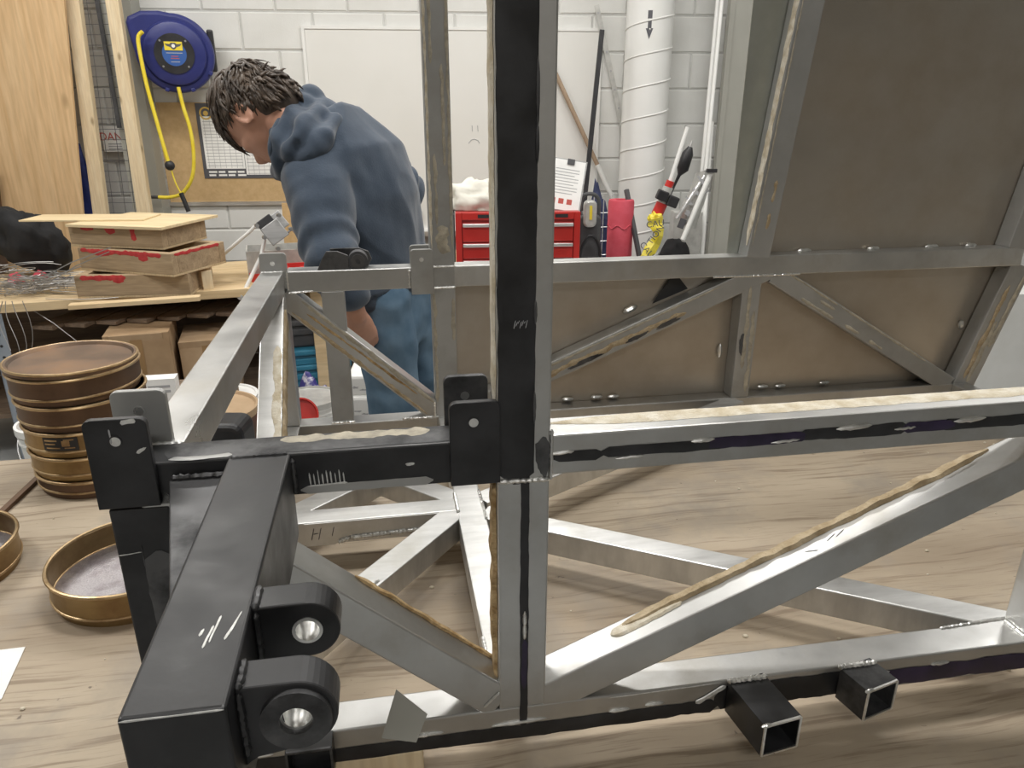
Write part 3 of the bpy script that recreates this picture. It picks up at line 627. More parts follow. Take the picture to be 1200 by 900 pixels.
ev = Vector((.08, 0, .27)).normalized()
for k, (t0, t1, o_) in enumerate(((.02, .16, .004), (.10, .26, .016), (.03, .24, -.008))): streak('adhesive_residue', end_r, Vector((1.105 + o_, YR + .0006, .02)) + ev * t0, Vector((1.105 + o_, YR + .0006, .02)) + ev * t1, X_, -Y_, .011, .0006, 'foam_pale' if k < 2 else 'foam_tan', 128 + k, .9, .006)
# white corner brace with thick residue on its right flank
bv = (Vector((-.290, .412, S + .004)) - Vector((-.298, YR - .004, HT - S - .006))).normalized(); _, bs_, bu_ = frame_of(bv)
bsd = bs_ if bs_.x > 0 else -bs_; bup = bu_ if bu_.z > 0 else -bu_
C0 = Vector((-.298, YR - .004, HT - S - .006))
streak('adhesive_residue', wbr, C0 + bv * .03 + bsd * .0187, C0 + bv * .34 + bsd * .0187, bup, bsd, .036, .0035, 'foam_tan', 131, .25, .005)
streak('adhesive_residue', wbr, C0 + bv * .12 + bup * .0187 + bsd * .010, C0 + bv * .33 + bup * .0187 + bsd * .012, bsd, bup, .012, .0010, 'foam', 132, .6, .004)
# welds at the nodes
for k, (par, a, b_, r_) in enumerate((
    (cr_b, (-.021, .386, S), (-.021, .446, S), .0032), (cr_b, (.017, .36, S), (.017, .45, S), .0030), (cr_b, (-.022, .06, S), (-.022, .11, S), .0028),
    (spine, (-.275, .395, S), (-.275, .43, S), .0026), (br1, (-.135, .237, S), (-.165, .208, S), .0024), (bot_f, (.49, .036, S), (.585, .040, S), .0028),
    (bot_f, (.572, .004, S + .001), (.572, .036, S + .001), .0030), (mid_r, (-.275, YR - .0006, HT - S), (-.232, YR - .0006, HT - S + .002), .0024),
    (mid_r, (-.274, YR - .0006, HT - .034), (-.274, YR - .0006, HT), .0022), (post_r, (-.027, YR - .001, HT - S), (.018, YR - .001, HT - S), .0026), (post_r, (-.027, YR - .001, HT), (.018, YR - .001, HT), .0022),
    (mid_r, (.51, YR - .0006, HT - S), (.575, YR - .0006, HT - S), .0024), (mid_r, (.57, YR - .0006, HT - S), (.615, YR - .0006, HT - S), .0026), (mid_r, (.615, YR - .0006, HT - S), (.69, YR - .0006, HT - S), .0024),
    (bot_r, (-.09, YR - .0006, S + .002), (-.02, YR - .0006, S + .002), .0028), (post_r, (-.028, YR - .0008, S), (-.028, YR - .0008, .07), .0026), (up_r0, (-.222, YR + .001, S + .002), (-.178, YR + .001, S + .002), .003),
    (mid_r, (-.064, YR - .0012, HT - S + .002), (-.064, YR - .0012, HT - .004), .003), (dg_l, (-.020, -.0006, .06), (-.035, -.0006, .044), .0016), (bot_f, (-.30, .004, S), (-.25, .02, S), .003),
    (end_t, (-.317, YR - .002, HT), (-.279, YR - .002, HT), .002), (end_t, (-.317, S, HT), (-.279, S, HT), .0022))):
    weld(par, a, b_, r_, 200 + k)
for k, (x, z, l) in enumerate(((.71, HT + .002, .03), (.86, HT + .002, .026), (.99, HT + .002, .03), (1.08, HT + .002, .026), (1.165, HT + .002, .04))): nugget(sh_up, (x, YR + .030, z), l, X_, .0045, 230 + k)
for k, (x, z) in enumerate(((.24, .045), (.30, .046), (.335, .045), (.66, .046), (.80, .046), (.70, .045), (.06, .047))): nugget(sh_lo, (x, YR + .034, z), .024, X_, .0042, 240 + k)
nugget(sh_lo, (.36, YR + .034, .225), .03, dv4, .006, 250); nugget(sh_lo, (.19, YR + .034, .155), .03, dv4, .006, 251); nugget(sh_lo, (.555, YR + .034, .13), .03, Z_, .005, 252); nugget(sh_lo, (1.10, YR + .034, .16), .02, Z_, .006, 253); nugget(sh_lo, (.02, YR + .03, .08), .03, Z_, .006, 254)
# dark triangular tab poking above the rear diagonal
B().prism([(.405, .235), (.475, .262), (.455, .285), (.440, .287)], (0, YR + .032, 0), X_, Z_, Y_, .003).build('corner_tab', MT['black'], fr)
# cut-out plate under the spine, pen marks on its side
gus.build('cut_plate', MT['alu_bright'], spine)
weld(spine, (-.178, .390, .010), (-.065, .390, .014), .0042, 260); weld(spine, (-.195, .390, .004), (-.178, .390, .010), .0042, 261)
for k, (x0, z0, x1, z1) in enumerate(((-.232, .010, -.227, .030), (-.222, .010, -.217, .030), (-.229, .020, -.221, .021), (-.203, .014, -.199, .030))): streak('pen_mark', spine, (x0, .3906, z0), (x1, .3906, z1), X_ if k != 2 else Z_, -Y_, .0012, .0002, 'ink', 265 + k, .2, .002, True, .01)
# folded grey bracket on the front bottom rail, left
gb = B().prism([(-.022, -.012), (.010, -.020), (.022, .004), (-.006, .030)], (-.112, -.003, .042), X_, (0, .5, .86), (0, -.86, .5), .002).build('folded_tab', MT['dark_grey'], fr)
gb.data.materials[0] = MT['grey_panel']
# square stub tubes welded to the bottom rail
for k, (x, yaw, ln, mt) in enumerate(((.238, -8, .062, 'black_paint'), (.362, -14, .036, 'black_worn'), (-.200, 0, .020, 'black_paint'))):
    a = Vector((x, .001, .0195)); d = Vector((math.sin(R(yaw)) * -1, -math.cos(R(yaw)), 0))
    st = B().hollow(a, a + d * ln, .042, .038, .0022).build('stub_tube', MT[mt], fr, bevel=.0006)
    e = a + d * ln; _, s1, u1 = frame_of(d)
    for (i, j, i2, j2) in ((-1, -1, 1, -1), (1, -1, 1, 1), (1, 1, -1, 1), (-1, 1, -1, -1)):
        B().bar(e + s1 * i * .020 + u1 * j * .018, e + s1 * i2 * .020 + u1 * j2 * .018, .0022, .0022).build('bare_edge', MT['weld' if k < 2 else 'black_worn'], st)
    if k < 2:
        weld(st, (x - .022, -.003, .0395), (x + .022, -.003, .0395), .0036, 270 + k)
        nugget(st, e + s1 * .019 + u1 * .019, .012, s1, .002, 272 + k)
# packing blocks under the frame
for k, (x, lb, y0, y1) in enumerate(((-.14, 'pale lumber packing block under the front left of the metal frame', -.02, .055), (1.02, 'pale lumber packing block under the front right end of the metal frame', -.02, .055), (.30, 'pale lumber packing block under the rear rail of the metal frame', .715, .775))):
    o = B().box(-.0445, .0445, y0, y1, -.038, -.0006).build('packing_block', MT['stud'], None, bevel=.002)
    o.location = FO + Matrix.Rotation(TH, 3, 'Z') @ Vector((x, .02, 0)); o.rotation_euler = (0, 0, TH); tag(o, lb, 'wood block', 'packing blocks under the frame')
# ================================================================== on the table: sieves
def sieve(name, pos, h, mat, label, mesh=True, rimr=.1045, wallr=.1015, group='sieves in the stack', wires=None):
    t = empty(name, pos); tag(t, label, 'sieve', group)
    B().lathe([(wallr - .006, 0), (wallr - .0035, 0), (wallr - .0035, .010), (wallr, .013), (wallr, h - .008), (wallr + .0008, h - .004), (wallr - .0012, h - .004), (wallr - .0012, .014), (wallr - .006, .010)], n=56).build('wall', MT[mat], t, smooth=True)
    ring = B(); pts = []
    for (zz, rr, r_) in ((h - .0025, wallr + .001, .0028), (.0125, wallr - .0005, .0024)):
        p = [(rr * math.cos(2 * math.pi * k / 48), rr * math.sin(2 * math.pi * k / 48), zz) for k in range(49)]; ring.path(p, r_, 8)
    ring.build('rim', MT['brass_rim'], t, smooth=True)
    if mesh: B().lathe([(.0005, .012), (wallr - .002, .012), (wallr - .002, .0132), (.0005, .0132)], n=48).build('mesh_screen', MT['sieve_mesh'], t)
    return t
base = atz(92, 585, TABLE_Z); sc0 = Vector((base.x - .012, base.y + .097, TABLE_Z))
hs = [.034, .044, .046, .046, .048]; mats = ['brown_metal', 'brass', 'brass', 'brown_metal', 'brown_metal']
lbl = ['shallow brown receiver pan at the bottom of the sieve stack', 'plain gold brass test sieve just above the bottom pan of the stack', 'gold brass test sieve bearing a dark maker plate in the stack',
       'dark brown sieve second from the top of the stack below the lidded one', 'dark brown sieve at the top of the stack directly under the lid']
z = TABLE_Z
for k in range(5):
    jx = [.006, .003, .001, -.002, -.006][k]
    t = sieve('test_sieve', (sc0.x + jx, sc0.y, z), hs[k], mats[k], lbl[k], mesh=True)
    if k == 2:
        pl_ = B(); n = 10
        for r0, mat, nm, z0, z1, a0, a1 in ((.1022, 'black', 'maker_plate', .016, .039, -104, -72), (.1027, 'brass_rim', 'emblem', .024, .034, -86, -79), (.1027, 'brass_rim', 'print_line', .033, .0355, -102, -90), (.1027, 'brass_rim', 'print_line', .027, .029, -102, -92), (.1027, 'brass_rim', 'print_line', .020, .022, -101, -88), (.1027, 'brass_rim', 'print_line', .020, .022, -84, -75), (.1027, 'brass_rim', 'print_line', .0345, .0365, -84, -75)):
            vs = []; fs = []
            for i in range(n + 1):
                a = R(a0 + (a1 - a0) * i / n)
                for rr in (r0 - .002, r0 + .0004):
                    for zz in (z0, z1): vs.append((rr * math.cos(a), rr * math.sin(a), zz))
            for i in range(n):
                q = i * 4; fs += [(q + 2, q + 3, q + 7, q + 6), (q, q + 4, q + 5, q + 1), (q, q + 2, q + 6, q + 4), (q + 1, q + 5, q + 7, q + 3)]
            fs += [(0, 1, 3, 2), (n * 4, n * 4 + 2, n * 4 + 3, n * 4 + 1)]
            B().add(vs, fs).build(nm, MT[mat], t)
    z += hs[k] - .0002
lidt = empty('sieve_lid', (sc0.x - .008, sc0.y, z)); lidt.rotation_euler = (R(-1.2), R(1.0), 0); tag(lidt, 'rusty brown round lid lying on top of the sieve stack', 'lid')
B().lathe([(.0005, .004), (.094, .004), (.0975, .009), (.101, .0095), (.1035, .006), (.1035, .0), (.1015, .0), (.100, .004), (.0005, .0015)], n=56).build('lid_plate', MT['lid'], lidt, smooth=True)
B().path([(.1028 * math.cos(2 * math.pi * k / 48), .1028 * math.sin(2 * math.pi * k / 48), .0075) for k in range(49)], .0026, 8).build('lid_rim', MT['brass_rim'], lidt, smooth=True)

c = atz(152, 648, TABLE_Z + .048); sieve('open_sieve', (c.x, c.y, TABLE_Z), .050, 'brass', 'open brass sieve with grey mesh lying beside the black frame leg', group='loose sieves on the table')
c = atz(-80, 640, TABLE_Z + .048); sieve('open_sieve', (c.x, c.y, TABLE_Z), .050, 'brass', 'brass sieve cut off by the left edge of the picture', group='loose sieves on the table')
a, b_ = atz(-30, 634, TABLE_Z), atz(52, 556, TABLE_Z)
tag(B().bar(a + Vector((0, 0, .004)), b_ + Vector((0, 0, .004)), .011, .007).build('flat_bar', MT['brown_metal'], bevel=.001), 'dark rusty flat bar lying on the plywood beside the sieve stack', 'metal bar')
q = [atz(x, y, TABLE_Z) for x, y in ((-60, 770), (30, 759), (2, 820), (-70, 850))]
tag(B().add([(p.x, p.y, TABLE_Z + .0006) for p in q] + [(p.x, p.y, TABLE_Z + .0014) for p in q], [(3, 2, 1, 0), (4, 5, 6, 7), (0, 1, 5, 4), (1, 2, 6, 5), (2, 3, 7, 6), (3, 0, 4, 7)]).build('paper_sheet', MT['paper']), 'white paper sheet on the table at the left edge of the picture', 'paper')
# sawdust crumbs
crb = B()
for k in range(70):
    x, y = random.uniform(-.75, 1.1), random.uniform(-.25, .75); p = FO + Matrix.Rotation(TH, 3, 'Z') @ Vector((x, y, 0)); r_ = random.uniform(.001, .003)
    crb.ball((p.x, p.y, TABLE_Z + r_ * .5), r_, 1.3, 1, .6, 6, 4)
tag(crb.build('crumbs', MT['foam']), 'small cream adhesive crumbs scattered over the plywood table', 'crumbs', kind='stuff')

# ================================================================== storage bench along the back
BZ = .74
p0, p1 = atz(0, 357, BZ), atz(285, 338.5, BZ); bdir = (p1 - p0).normalized(); BROT = math.atan2(bdir.y, bdir.x)
bn = empty('storage_bench', (p0.x, p0.y, 0), BROT); tag(bn, 'long pine workbench along the block wall holding forms and tools', 'workbench')
BM = Matrix.Translation((p0.x, p0.y, 0)) @ Matrix.Rotation(BROT, 4, 'Z'); BMI = BM.inverted()
BL = 2.48
def onb(px, py, z=BZ): return BMI @ atz(px, py, z)
for k in range(5):
    B().box(-.9, BL, .002 + k * .142, .140 + k * .142, BZ - .038, BZ - (.0 if k else .0)).build('top_plank', MT['bench_wood'], bn, bevel=.002)
B().box(-.9, BL, .10, .70, .20, .22).build('lower_shelf', MT['old_board'], bn)
B().box(-.9, BL, .705, .72, .22, BZ - .04).build('shade_board', MT['old_board'], bn)  # added dark board, stands in for the shade below the bench top
for lx in (1.30, 2.42): B().box(lx - .045, lx + .045, .03, .12, 0, BZ - .04).build('leg', MT['bench_wood'], bn)
for lx in (-.8, 1.30, 2.42): B().box(lx - .045, lx + .045, .60, .69, 0, BZ - .04).build('leg', MT['bench_wood'], bn)
# perforated steel leg at the left front
up = onb(10, 430, .55); ux = BMI @ at(8, 430, 3.0); ux = ux.x
u_ = B().box(ux - .035, ux + .020, .004, .007, 0, BZ - .04).box(ux - .035, ux - .032, .004, .05, 0, BZ - .04).build('steel_upright', MT['upright'], bn)
for k in range(14): B().cyl((ux - .008, .0025, .06 + k * .05), (ux - .008, .0041, .06 + k * .05), .006, n=12).build('slot_hole', MT['black'], u_)
# wooden concrete forms in a stack
def form(pos, rz, w_, d_, label, paint, h=.089):
    t = empty('wooden_form', pos, rz); tag(t, label, 'wooden form', 'stacked wooden forms on the bench')
    B().box(-w_, 0, 0, d_, 0, .009).build('base_board', MT['plank_end'], t, bevel=.001)
    a = B().box(-w_, 0, 0, .038, .0092, .0092 + h).build('plank', MT['plank'], t, bevel=.002)
    B().box(-w_, 0, d_ - .038, d_, .0092, .0092 + h).build('plank', MT['plank'], t, bevel=.002)
    s_ = B().box(-.038, -.0003, .0385, d_ - .0385, .0092, .0092 + h).build('plank', MT['plank'], t, bevel=.002); B().box(-w_ + .0003, -w_ + .038, .0385, d_ - .0385, .0092, .0092 + h).build('plank', MT['plank'], t, bevel=.002)
    for k, (x0, x1, dz, side) in enumerate(paint):
        if side == 'f': streak('paint_smear', a, (-w_ * x0, -.0002, .0092 + h - dz / 2), (-w_ * x1, -.0002, .0092 + h - dz / 2), Z_, -Y_, dz, .0008, 'red_paint', 300 + k + int(w_ * 97), .7, .008, True, .02)
        elif side == 's': streak('paint_smear', s_, (.0002, d_ * x0, .0092 + h - dz / 2), (.0002, d_ * x1, .0092 + h - dz / 2), Z_, X_, dz, .0008, 'red_paint', 310 + k + int(w_ * 97), .7, .008, True, .02)
        else: streak('paint_smear', a, (-w_ * x0, -.0002, .0092 + h), (-w_ * x0, -.0002, .0092 + h - dz), X_, -Y_, w_ * abs(x1), .0008, 'red_paint', 320 + k + int(w_ * 97), .4, .006, True, .05)
    return t
FZ = .0984
c1 = atz(224, 347, BZ); form((c1.x, c1.y, BZ), R(6), .47, .36, 'lowest wooden form in the stack with red paint on its top edge', ((.55, .95, .02, 'f'), (.62, .10, .035, 'v')))
c2 = atz(204, 325, BZ + FZ); form((c2.x, c2.y, BZ + FZ), R(-18), .50, .34, 'middle wooden form in the stack with a long red paint smear', ((.10, .97, .018, 'f'), (.30, .10, .04, 'v'), (.75, .18, .03, 'v'), (.05, .9, .014, 's')))
c3 = atz(192, 293, BZ + 2 * FZ); form((c3.x, c3.y, BZ + 2 * FZ), R(-12), .46, .32, 'topmost wooden form in the stack under the loose plywood board', ((.30, .05, .055, 'v'), (.55, .12, .03, 'v'), (.80, .14, .018, 'v')), h=.080)
zt3 = BZ + 2 * FZ + .0895
c4 = atz(189, 270, zt3); o = B().box(-.47, 0, 0, .42, 0, .012).build('plywood_board', MT['ply_top'], loc=(c4.x, c4.y, zt3), rot=(0, 0, R(-12)), bevel=.001); tag(o, 'square pale plywood board lying on the topmost wooden form', 'board')
c5 = atz(168, 259, zt3 + .0122); o = B().box(-.54, 0, 0, .20, 0, .007).build('plywood_board', MT['ply_top'], loc=(c5.x, c5.y, zt3 + .0122), rot=(0, 0, R(3)), bevel=.001); tag(o, 'thin long plywood board sticking out left above the stacked forms', 'board')
c6 = atz(236, 352, BZ); o = B().box(-.50, 0, 0, .05, 0, .018).build('batten', MT['bench_wood'], loc=(c6.x, c6.y - .012, BZ), rot=(0, 0, BROT), bevel=.001); tag(o, 'thin pine batten along the bench front edge below the forms', 'batten')
c7 = atz(234, 341, BZ); o = B().box(-.022, .022, 0, .04, 0, .085).build('wood_offcut', MT['stud'], loc=(c7.x + .03, c7.y + .03, BZ), rot=(0, 0, R(25)), bevel=.001); tag(o, 'small upright pine offcut at the right end of the lowest form', 'wood block')

def blob(name, c, rx, ry, rz, mat, seed, amp=.25, label=None, cat=None, parent=None, flat=True, nu=40, nv=24, fs=2.2, m=None):
    b = B(); b.ball((0, 0, 0), 1, 1, 1, 1, nu, nv); vs = []
    for v in b.v:
        v = Vector(v); q = 1 + amp * mnoise.noise(v * fs + Vector((seed, seed * .7, 3))) + amp * .5 * mnoise.noise(v * fs * 2.7 + Vector((seed, 1, seed)))
        p = Vector((v.x * rx, v.y * ry, v.z * rz)) * q
        if flat and p.z < -rz * .35: p.z = -rz * .35
        if m: p = m @ p
        vs.append(p)
    zmin = min(p.z for p in vs)
    b.v = [tuple(p + Vector((0, 0, -zmin if flat else 0))) for p in vs]
    o = b.build(name, MT[mat], parent, smooth=False, loc=c); o.data.polygons.foreach_set('use_smooth', [True] * len(o.data.polygons))
    if label: tag(o, label, cat)
    return o
c = atz(38, 322, BZ); blob('black_cloth', (c.x, c.y, BZ), .17, .12, .19, 'cloth_black', 4.1, .32, 'crumpled black cloth heaped on the bench behind the wires', 'cloth', fs=1.5, m=Matrix.Rotation(R(28), 3, 'Y'))
# tie-wire tangle
wt = B(); rnd = random.Random(5); c = atz(28, 345, BZ)
for k in range(130):
    a0 = rnd.uniform(-.5, .5) + (math.pi if rnd.random() < .4 else 0); L_ = rnd.uniform(.10, .32); s0 = Vector((c.x + rnd.gauss(0, .08), c.y + rnd.gauss(.02, .05), BZ + abs(rnd.gauss(.02, .045)) + .003)); pts = []
    cur = rnd.uniform(-2, 2); up_ = rnd.uniform(-.1, .35)
    for i in range(9):
        t = i / 8; pts.append((s0.x + math.cos(a0 + cur * t) * L_ * t, s0.y + math.sin(a0 + cur * t) * L_ * t * .4, max(BZ + .003, s0.z + L_ * up_ * t * (1.2 - t) )))
    wt.path(pts, .0017, 5)
for k in range(7):
    pts = [(c.x - .05 + k * .03 + .02 * math.sin(i * .6 + k), p0.y - .02 - .006 * i, BZ + .02 - .036 * i * (.5 + .1 * k)) for i in range(8)]; wt.path(pts, .0017, 5)
for (a, b_) in (((40, 330), (130, 290)), ((55, 332), (128, 295)), ((36, 362), (90, 400)), ((20, 345), (95, 312))):
    pa, pb = at(*a, 3.1), at(*b_, 3.08); wt.path([pa, pa.lerp(pb, .5) + Vector((0, 0, .01)), pb], .0022, 5)
tag(wt.build('wire_tangle', MT['wire'], smooth=True), 'tangle of thin grey tie wires spilling over the bench edge', 'wire', kind='stuff')
c = atz(25, 330, BZ); blob('red_spool', (c.x, c.y - .03, BZ), .035, .03, .035, 'pink', 2.2, .2, 'small red spool of wire within the wire tangle, left one', 'spool')
c = atz(52, 327, BZ); blob('red_spool', (c.x, c.y - .03, BZ), .032, .03, .035, 'pink', 5.2, .2, 'small red spool of wire within the wire tangle, right one', 'spool')
sg = empty('paper_and_glasses', (0, 0, 0)); bpy.data.objects.remove(sg)
q = [atz(x, y, BZ) for x, y in ((45, 340), (95, 330), (97, 322), (60, 328))]
tag(B().add([(p.x, p.y, BZ + .0006) for p in q] + [(p.x, p.y, BZ + .003) for p in q], [(3, 2, 1, 0), (4, 5, 6, 7), (0, 1, 5, 4), (1, 2, 6, 5), (2, 3, 7, 6), (3, 0, 4, 7)]).build('paper_sheet', MT['paper']), 'small white paper on the bench beside the lowest form', 'paper')
c = atz(78, 327, BZ + .004)
gl = empty('safety_glasses', (c.x, c.y, BZ + .004), .3); tag(gl, 'dark framed safety glasses lying on the white paper', 'glasses')
for s_ in (-1, 1): B().path([(.03 * s_ + .024 * math.cos(2 * math.pi * k / 20), .018 * math.sin(2 * math.pi * k / 20), .004) for k in range(21)], .002, 6).build('lens_rim', MT['navy'], gl, smooth=True)
B().path([(-.006, 0, .005), (0, .004, .007), (.006, 0, .005)], .002, 6).build('bridge', MT['navy'], gl, smooth=True)

# under the bench: cartons and old boards
def carton(px0, px1, py_top, D, depth, h, z0, label, rz=0.0, mat='cardboard', flap=None, parent=None):
    a, b_ = at(px0, py_top, D), at(px1, py_top, D); w_ = (b_ - a).length
    t = empty('carton', (a.x, a.y, z0), rz); tag(t, label, 'box', 'cartons under the bench')
    B().box(0, w_, 0, depth, 0, h).build('carton_body', MT[mat], t, bevel=.003)
    B().box(w_ * .40, w_ * .58, -.0015, .0, h * .45, h).build('tape_strip', MT['tape'], t)
    if flap: B().prism([(w_ * flap[0], 0), (w_ * flap[1], 0), (w_ * flap[1], -flap[2]), (w_ * flap[0], -flap[2])], (0, -.004, h), X_, (0, -.25, .97), (0, -.97, -.25), .004).build('carton_flap', MT['cardboard2'], t)
    return t
za = at(150, 390, 3.08).z
carton(118, 190, 390, 3.02, .30, za - .222, .222, 'brown cardboard carton under the bench right behind the sieve stack', BROT, 'cardboard', (.1, .9, .05))
carton(207, 270, 392, 3.17, .30, .31, .222, 'brown cardboard carton with a pale folded flap under the bench', BROT, 'cardboard2', (0.0, .62, .075))
carton(40, 112, 398, 2.98, .28, .28, .222, 'brown carton at the left under the bench beside the steel upright', BROT)
o = B().box(0, .12, 0, .06, 0, .10).build('white_box', MT['paper'], loc=(at(165, 446, 2.66).x, 2.66, at(165, 446, 2.66).z - .10), rot=(0, 0, .2)); wz = o.location.z
tag(o, 'low white printed box between the sieve stack and the cartons', 'box')
for k in range(2): B().box(.02, .10, -.0006, .0006, .045 + k * .02, .055 + k * .02).build('print_line', MT['ink_grey'], o)
# it stands on a floor stack: brown crate below
cr = B().box(-.05, .30, -.02, .28, 0, wz - .0004).build('floor_crate', MT['old_board'], loc=(o.location.x, o.location.y, 0), rot=(0, 0, .2)); tag(cr, 'tall dark wooden crate on the floor below the white box', 'crate')
for k in range(7):
    x = .12 + k * .125; y0_ = .05; y1_ = .62
    bb = B().bar((x, y0_, za + .012 + .001 * (k % 3)), (x + .30, y1_, za + .022 + .001 * (k % 3)), .10, .016).build('old_board', MT['old_board'], None, bevel=.001)
    bb.matrix_world = BM; tag(bb, 'old grey-brown board lying flat under the bench top, %s from the left' % ('first second third fourth fifth sixth seventh eighth ninth'.split()[k]), 'board', 'old boards under the bench')

# plywood sheet, framed mesh gate and tarp behind the bench
def quad_slab(name, pts, D, t, mat, parent=None, bevel=.001):
    P = [at(x, y, D) for x, y in pts]; n = Vector((0, 1, 0)); k = len(P)
    return B().add([p for p in P] + [p + n * t for p in P], [tuple(range(k))[::-1], tuple(range(k, 2 * k))] + [(i, (i + 1) % k, k + (i + 1) % k, k + i) for i in range(k)]).build(name, MT[mat], parent, bevel=bevel)
tag(quad_slab('plywood_sheet', ((-150, -120), (64, -120), (106, 350), (-80, 350)), 4.22, .018, 'ply_new'), 'tall fresh plywood sheet standing against the left wall behind the bench', 'plywood')
tag(quad_slab('wood_strip', ((-30, 200), (-4, 200), (10, 330), (-10, 330)), 4.16, .012, 'brown_metal'), 'narrow dark strip leaning at the far left of the plywood sheet', 'strip')
mg = empty('mesh_gate', at(120, 300, 4.33)); tag(mg, 'wire mesh panel framed by two upright pine studs', 'gate')
def rel(o): o.location -= mg.location; o.parent = mg; return o
def stud(pts, D): o = quad_slab('stud', pts, D, .038, 'stud'); o.parent = mg; o.location = -mg.location; return o
stud(((66, -80), (82, -80), (131, 300), (115, 300)), 4.30); stud(((111, -80), (126, -80), (184, 300), (168, 300)), 4.30)
mw = B()
def mgl(u, v, D=4.34): # u 0..1 between studs, v pixel row
    return at(66 + (115 - 66) * (v + 80) / 380 + u * 50, v, D)
k = -70.0
while k < 250: mw.path([mgl(.05, k), mgl(1.1, k)], .0016, 5); k += 12.3
for u in (.22, .50, .78, 1.0): mw.path([mgl(u, -78), mgl(u, 250)], .0016, 5)
mo = mw.build('wire_mesh', MT['dark_grey'], mg, smooth=True); mo.location = -mg.location
tag(quad_slab('pipe_strut', ((100, -60), (104, -60), (141, 150), (137, 150)), 4.42, .02, 'dark_grey'), 'thin dark bar standing behind the wire mesh panel', 'bar')
blob('blue_tarp', (at(104, 250, 4.46).x, 4.46, .60), .06, .045, .55, 'blue_tarp', 3.3, .15, 'dark blue tarp rolled upright between the plywood sheet and the mesh panel', 'tarp')
ped = B().box(-.3, .15, -.12, .12, 0, .60).build('low_cabinet', MT['grey_panel'], loc=(at(104, 250, 4.46).x - .1, 4.42, 0)); tag(ped, 'low grey cabinet behind the bench below the blue tarp', 'cabinet')

# full-height grey strip on the back wall, sign, boards
WL = (0, 4.8, 0); WR_ = (0, 0, WROT)
def wempty(name): return empty(name, WL, WROT)
x0, _ = wallp(140, 60); x1, _ = wallp(172, 60)
tag(B().box(x0 - .02, x1, -.14, -.001, 0, CEIL_Z).build('trim_1', MT['grey_panel'], loc=WL, rot=WR_), kind='structure')
sx, sz = wallp(138, 163); sgn = empty('danger_sign', (0, 0, 0)); sgn.location = at(142, 163, 4.54); tag(sgn, 'white warning sign with red lettering behind the wire mesh', 'sign')
B().box(-.11, .11, 0, .004, -.07, .07).build('plate', MT['paper'], sgn)
text_obj('lettering', 'DANGER', .062, MT['ink_red'], sgn, Matrix.Translation((0, -.0008, .012)) @ Matrix.Rotation(R(90), 4, 'X'))
for k in range(3): B().box(-.08, .08 - k * .03, -.0006, .0006, -.03 - k * .014, -.024 - k * .014).build('print_line', MT['ink_grey'], sgn)

# cork board with poster
cb = wempty('cork_board'); tag(cb, 'tan cork board with aluminium bottom rail on the block wall', 'board')
cx0, cz1 = wallp(183, 120); cx1, _ = wallp(346, 120); _, cz0 = wallp(260, 236)
B().box(cx0, cx1, -.014, -.002, cz0, cz1).build('cork_panel', MT['cork'], cb)
B().box(cx0, cx1 + .01, -.020, -.002, cz0 - .022, cz0 - .0005).build('rail', MT['trim'], cb)
B().box(cx0 - .02, cx0 - .0005, -.020, -.002, cz0 - .022, cz1).build('rail', MT['trim'], cb)
ps = wempty('schedule_poster'); tag(ps, 'black bordered wall poster with printed tables and gold badge on the cork board', 'poster')
qx0, qz1 = wallp(229, 121); qx1, qz0 = wallp(352, 208); pw = qx1 - qx0; ph = qz1 - qz0
B().box(qx0, qx1, -.018, -.0145, qz0, qz1).build('backing', MT['ink'], ps)
B().box(qx0 + .02, qx0 + pw * .44, -.0186, -.0181, qz0 + ph * .13, qz1 - ph * .17).build('printed_sheet', MT['paper'], ps)
B().box(qx0 + pw * .445, qx1 - .02, -.0186, -.0181, qz0 + .02, qz1 - ph * .17).build('printed_sheet', MT['paper'], ps)
for k in range(7): B().box(qx0 + .02 + pw * (.03 + .058 * k), qx0 + .022 + pw * (.03 + .058 * k), -.0190, -.0187, qz0 + ph * .14, qz1 - ph * .18).build('print_line', MT['ink_grey'], ps)
for k in range(16): B().box(qx0 + .03, qx0 + pw * .42, -.0190, -.0187, qz0 + ph * (.17 + .042 * k), qz0 + ph * (.17 + .042 * k) + .003).build('print_line', MT['ink_grey'], ps)
for k in range(9): B().box(qx0 + pw * (.47 + .055 * k), qx0 + pw * (.47 + .055 * k) + .002, -.0190, -.0187, qz0 + ph * .05, qz0 + ph * .45).build('print_line', MT['ink_grey'], ps)
for k in range(8): B().box(qx0 + pw * .46, qx1 - .03, -.0190, -.0187, qz0 + ph * (.06 + .05 * k), qz0 + ph * (.06 + .05 * k) + .003).build('print_line', MT['ink_red' if k == 7 else 'ink_grey'], ps)
B().ring((qx0 + .055, -.0183, qz1 - .055), (qx0 + .055, -.0195, qz1 - .055), .036, .027, 28).build('badge_ring', MT['gold'], ps); B().cyl((qx0 + .055, -.0183, qz1 - .055), (qx0 + .055, -.0195, qz1 - .055), .014, n=16).build('badge_centre', MT['gold'], ps)
for k in range(2):
    for j in range(4): B().box(qx0 + .03 + j * pw * .10, qx0 + .03 + j * pw * .10 + pw * (.07 if (j + k) % 2 else .085), -.0190, -.0182, qz0 + ph * (.075 - .045 * k), qz0 + ph * (.10 - .045 * k)).build('print_block', MT['paper'], ps)
tag(quad_slab('tan_panel', ((330, 238), (362, 238), (366, 330), (336, 330)), 4.25, .012, 'cork'), 'tan fibreboard offcut standing on the bench behind the person', 'board')

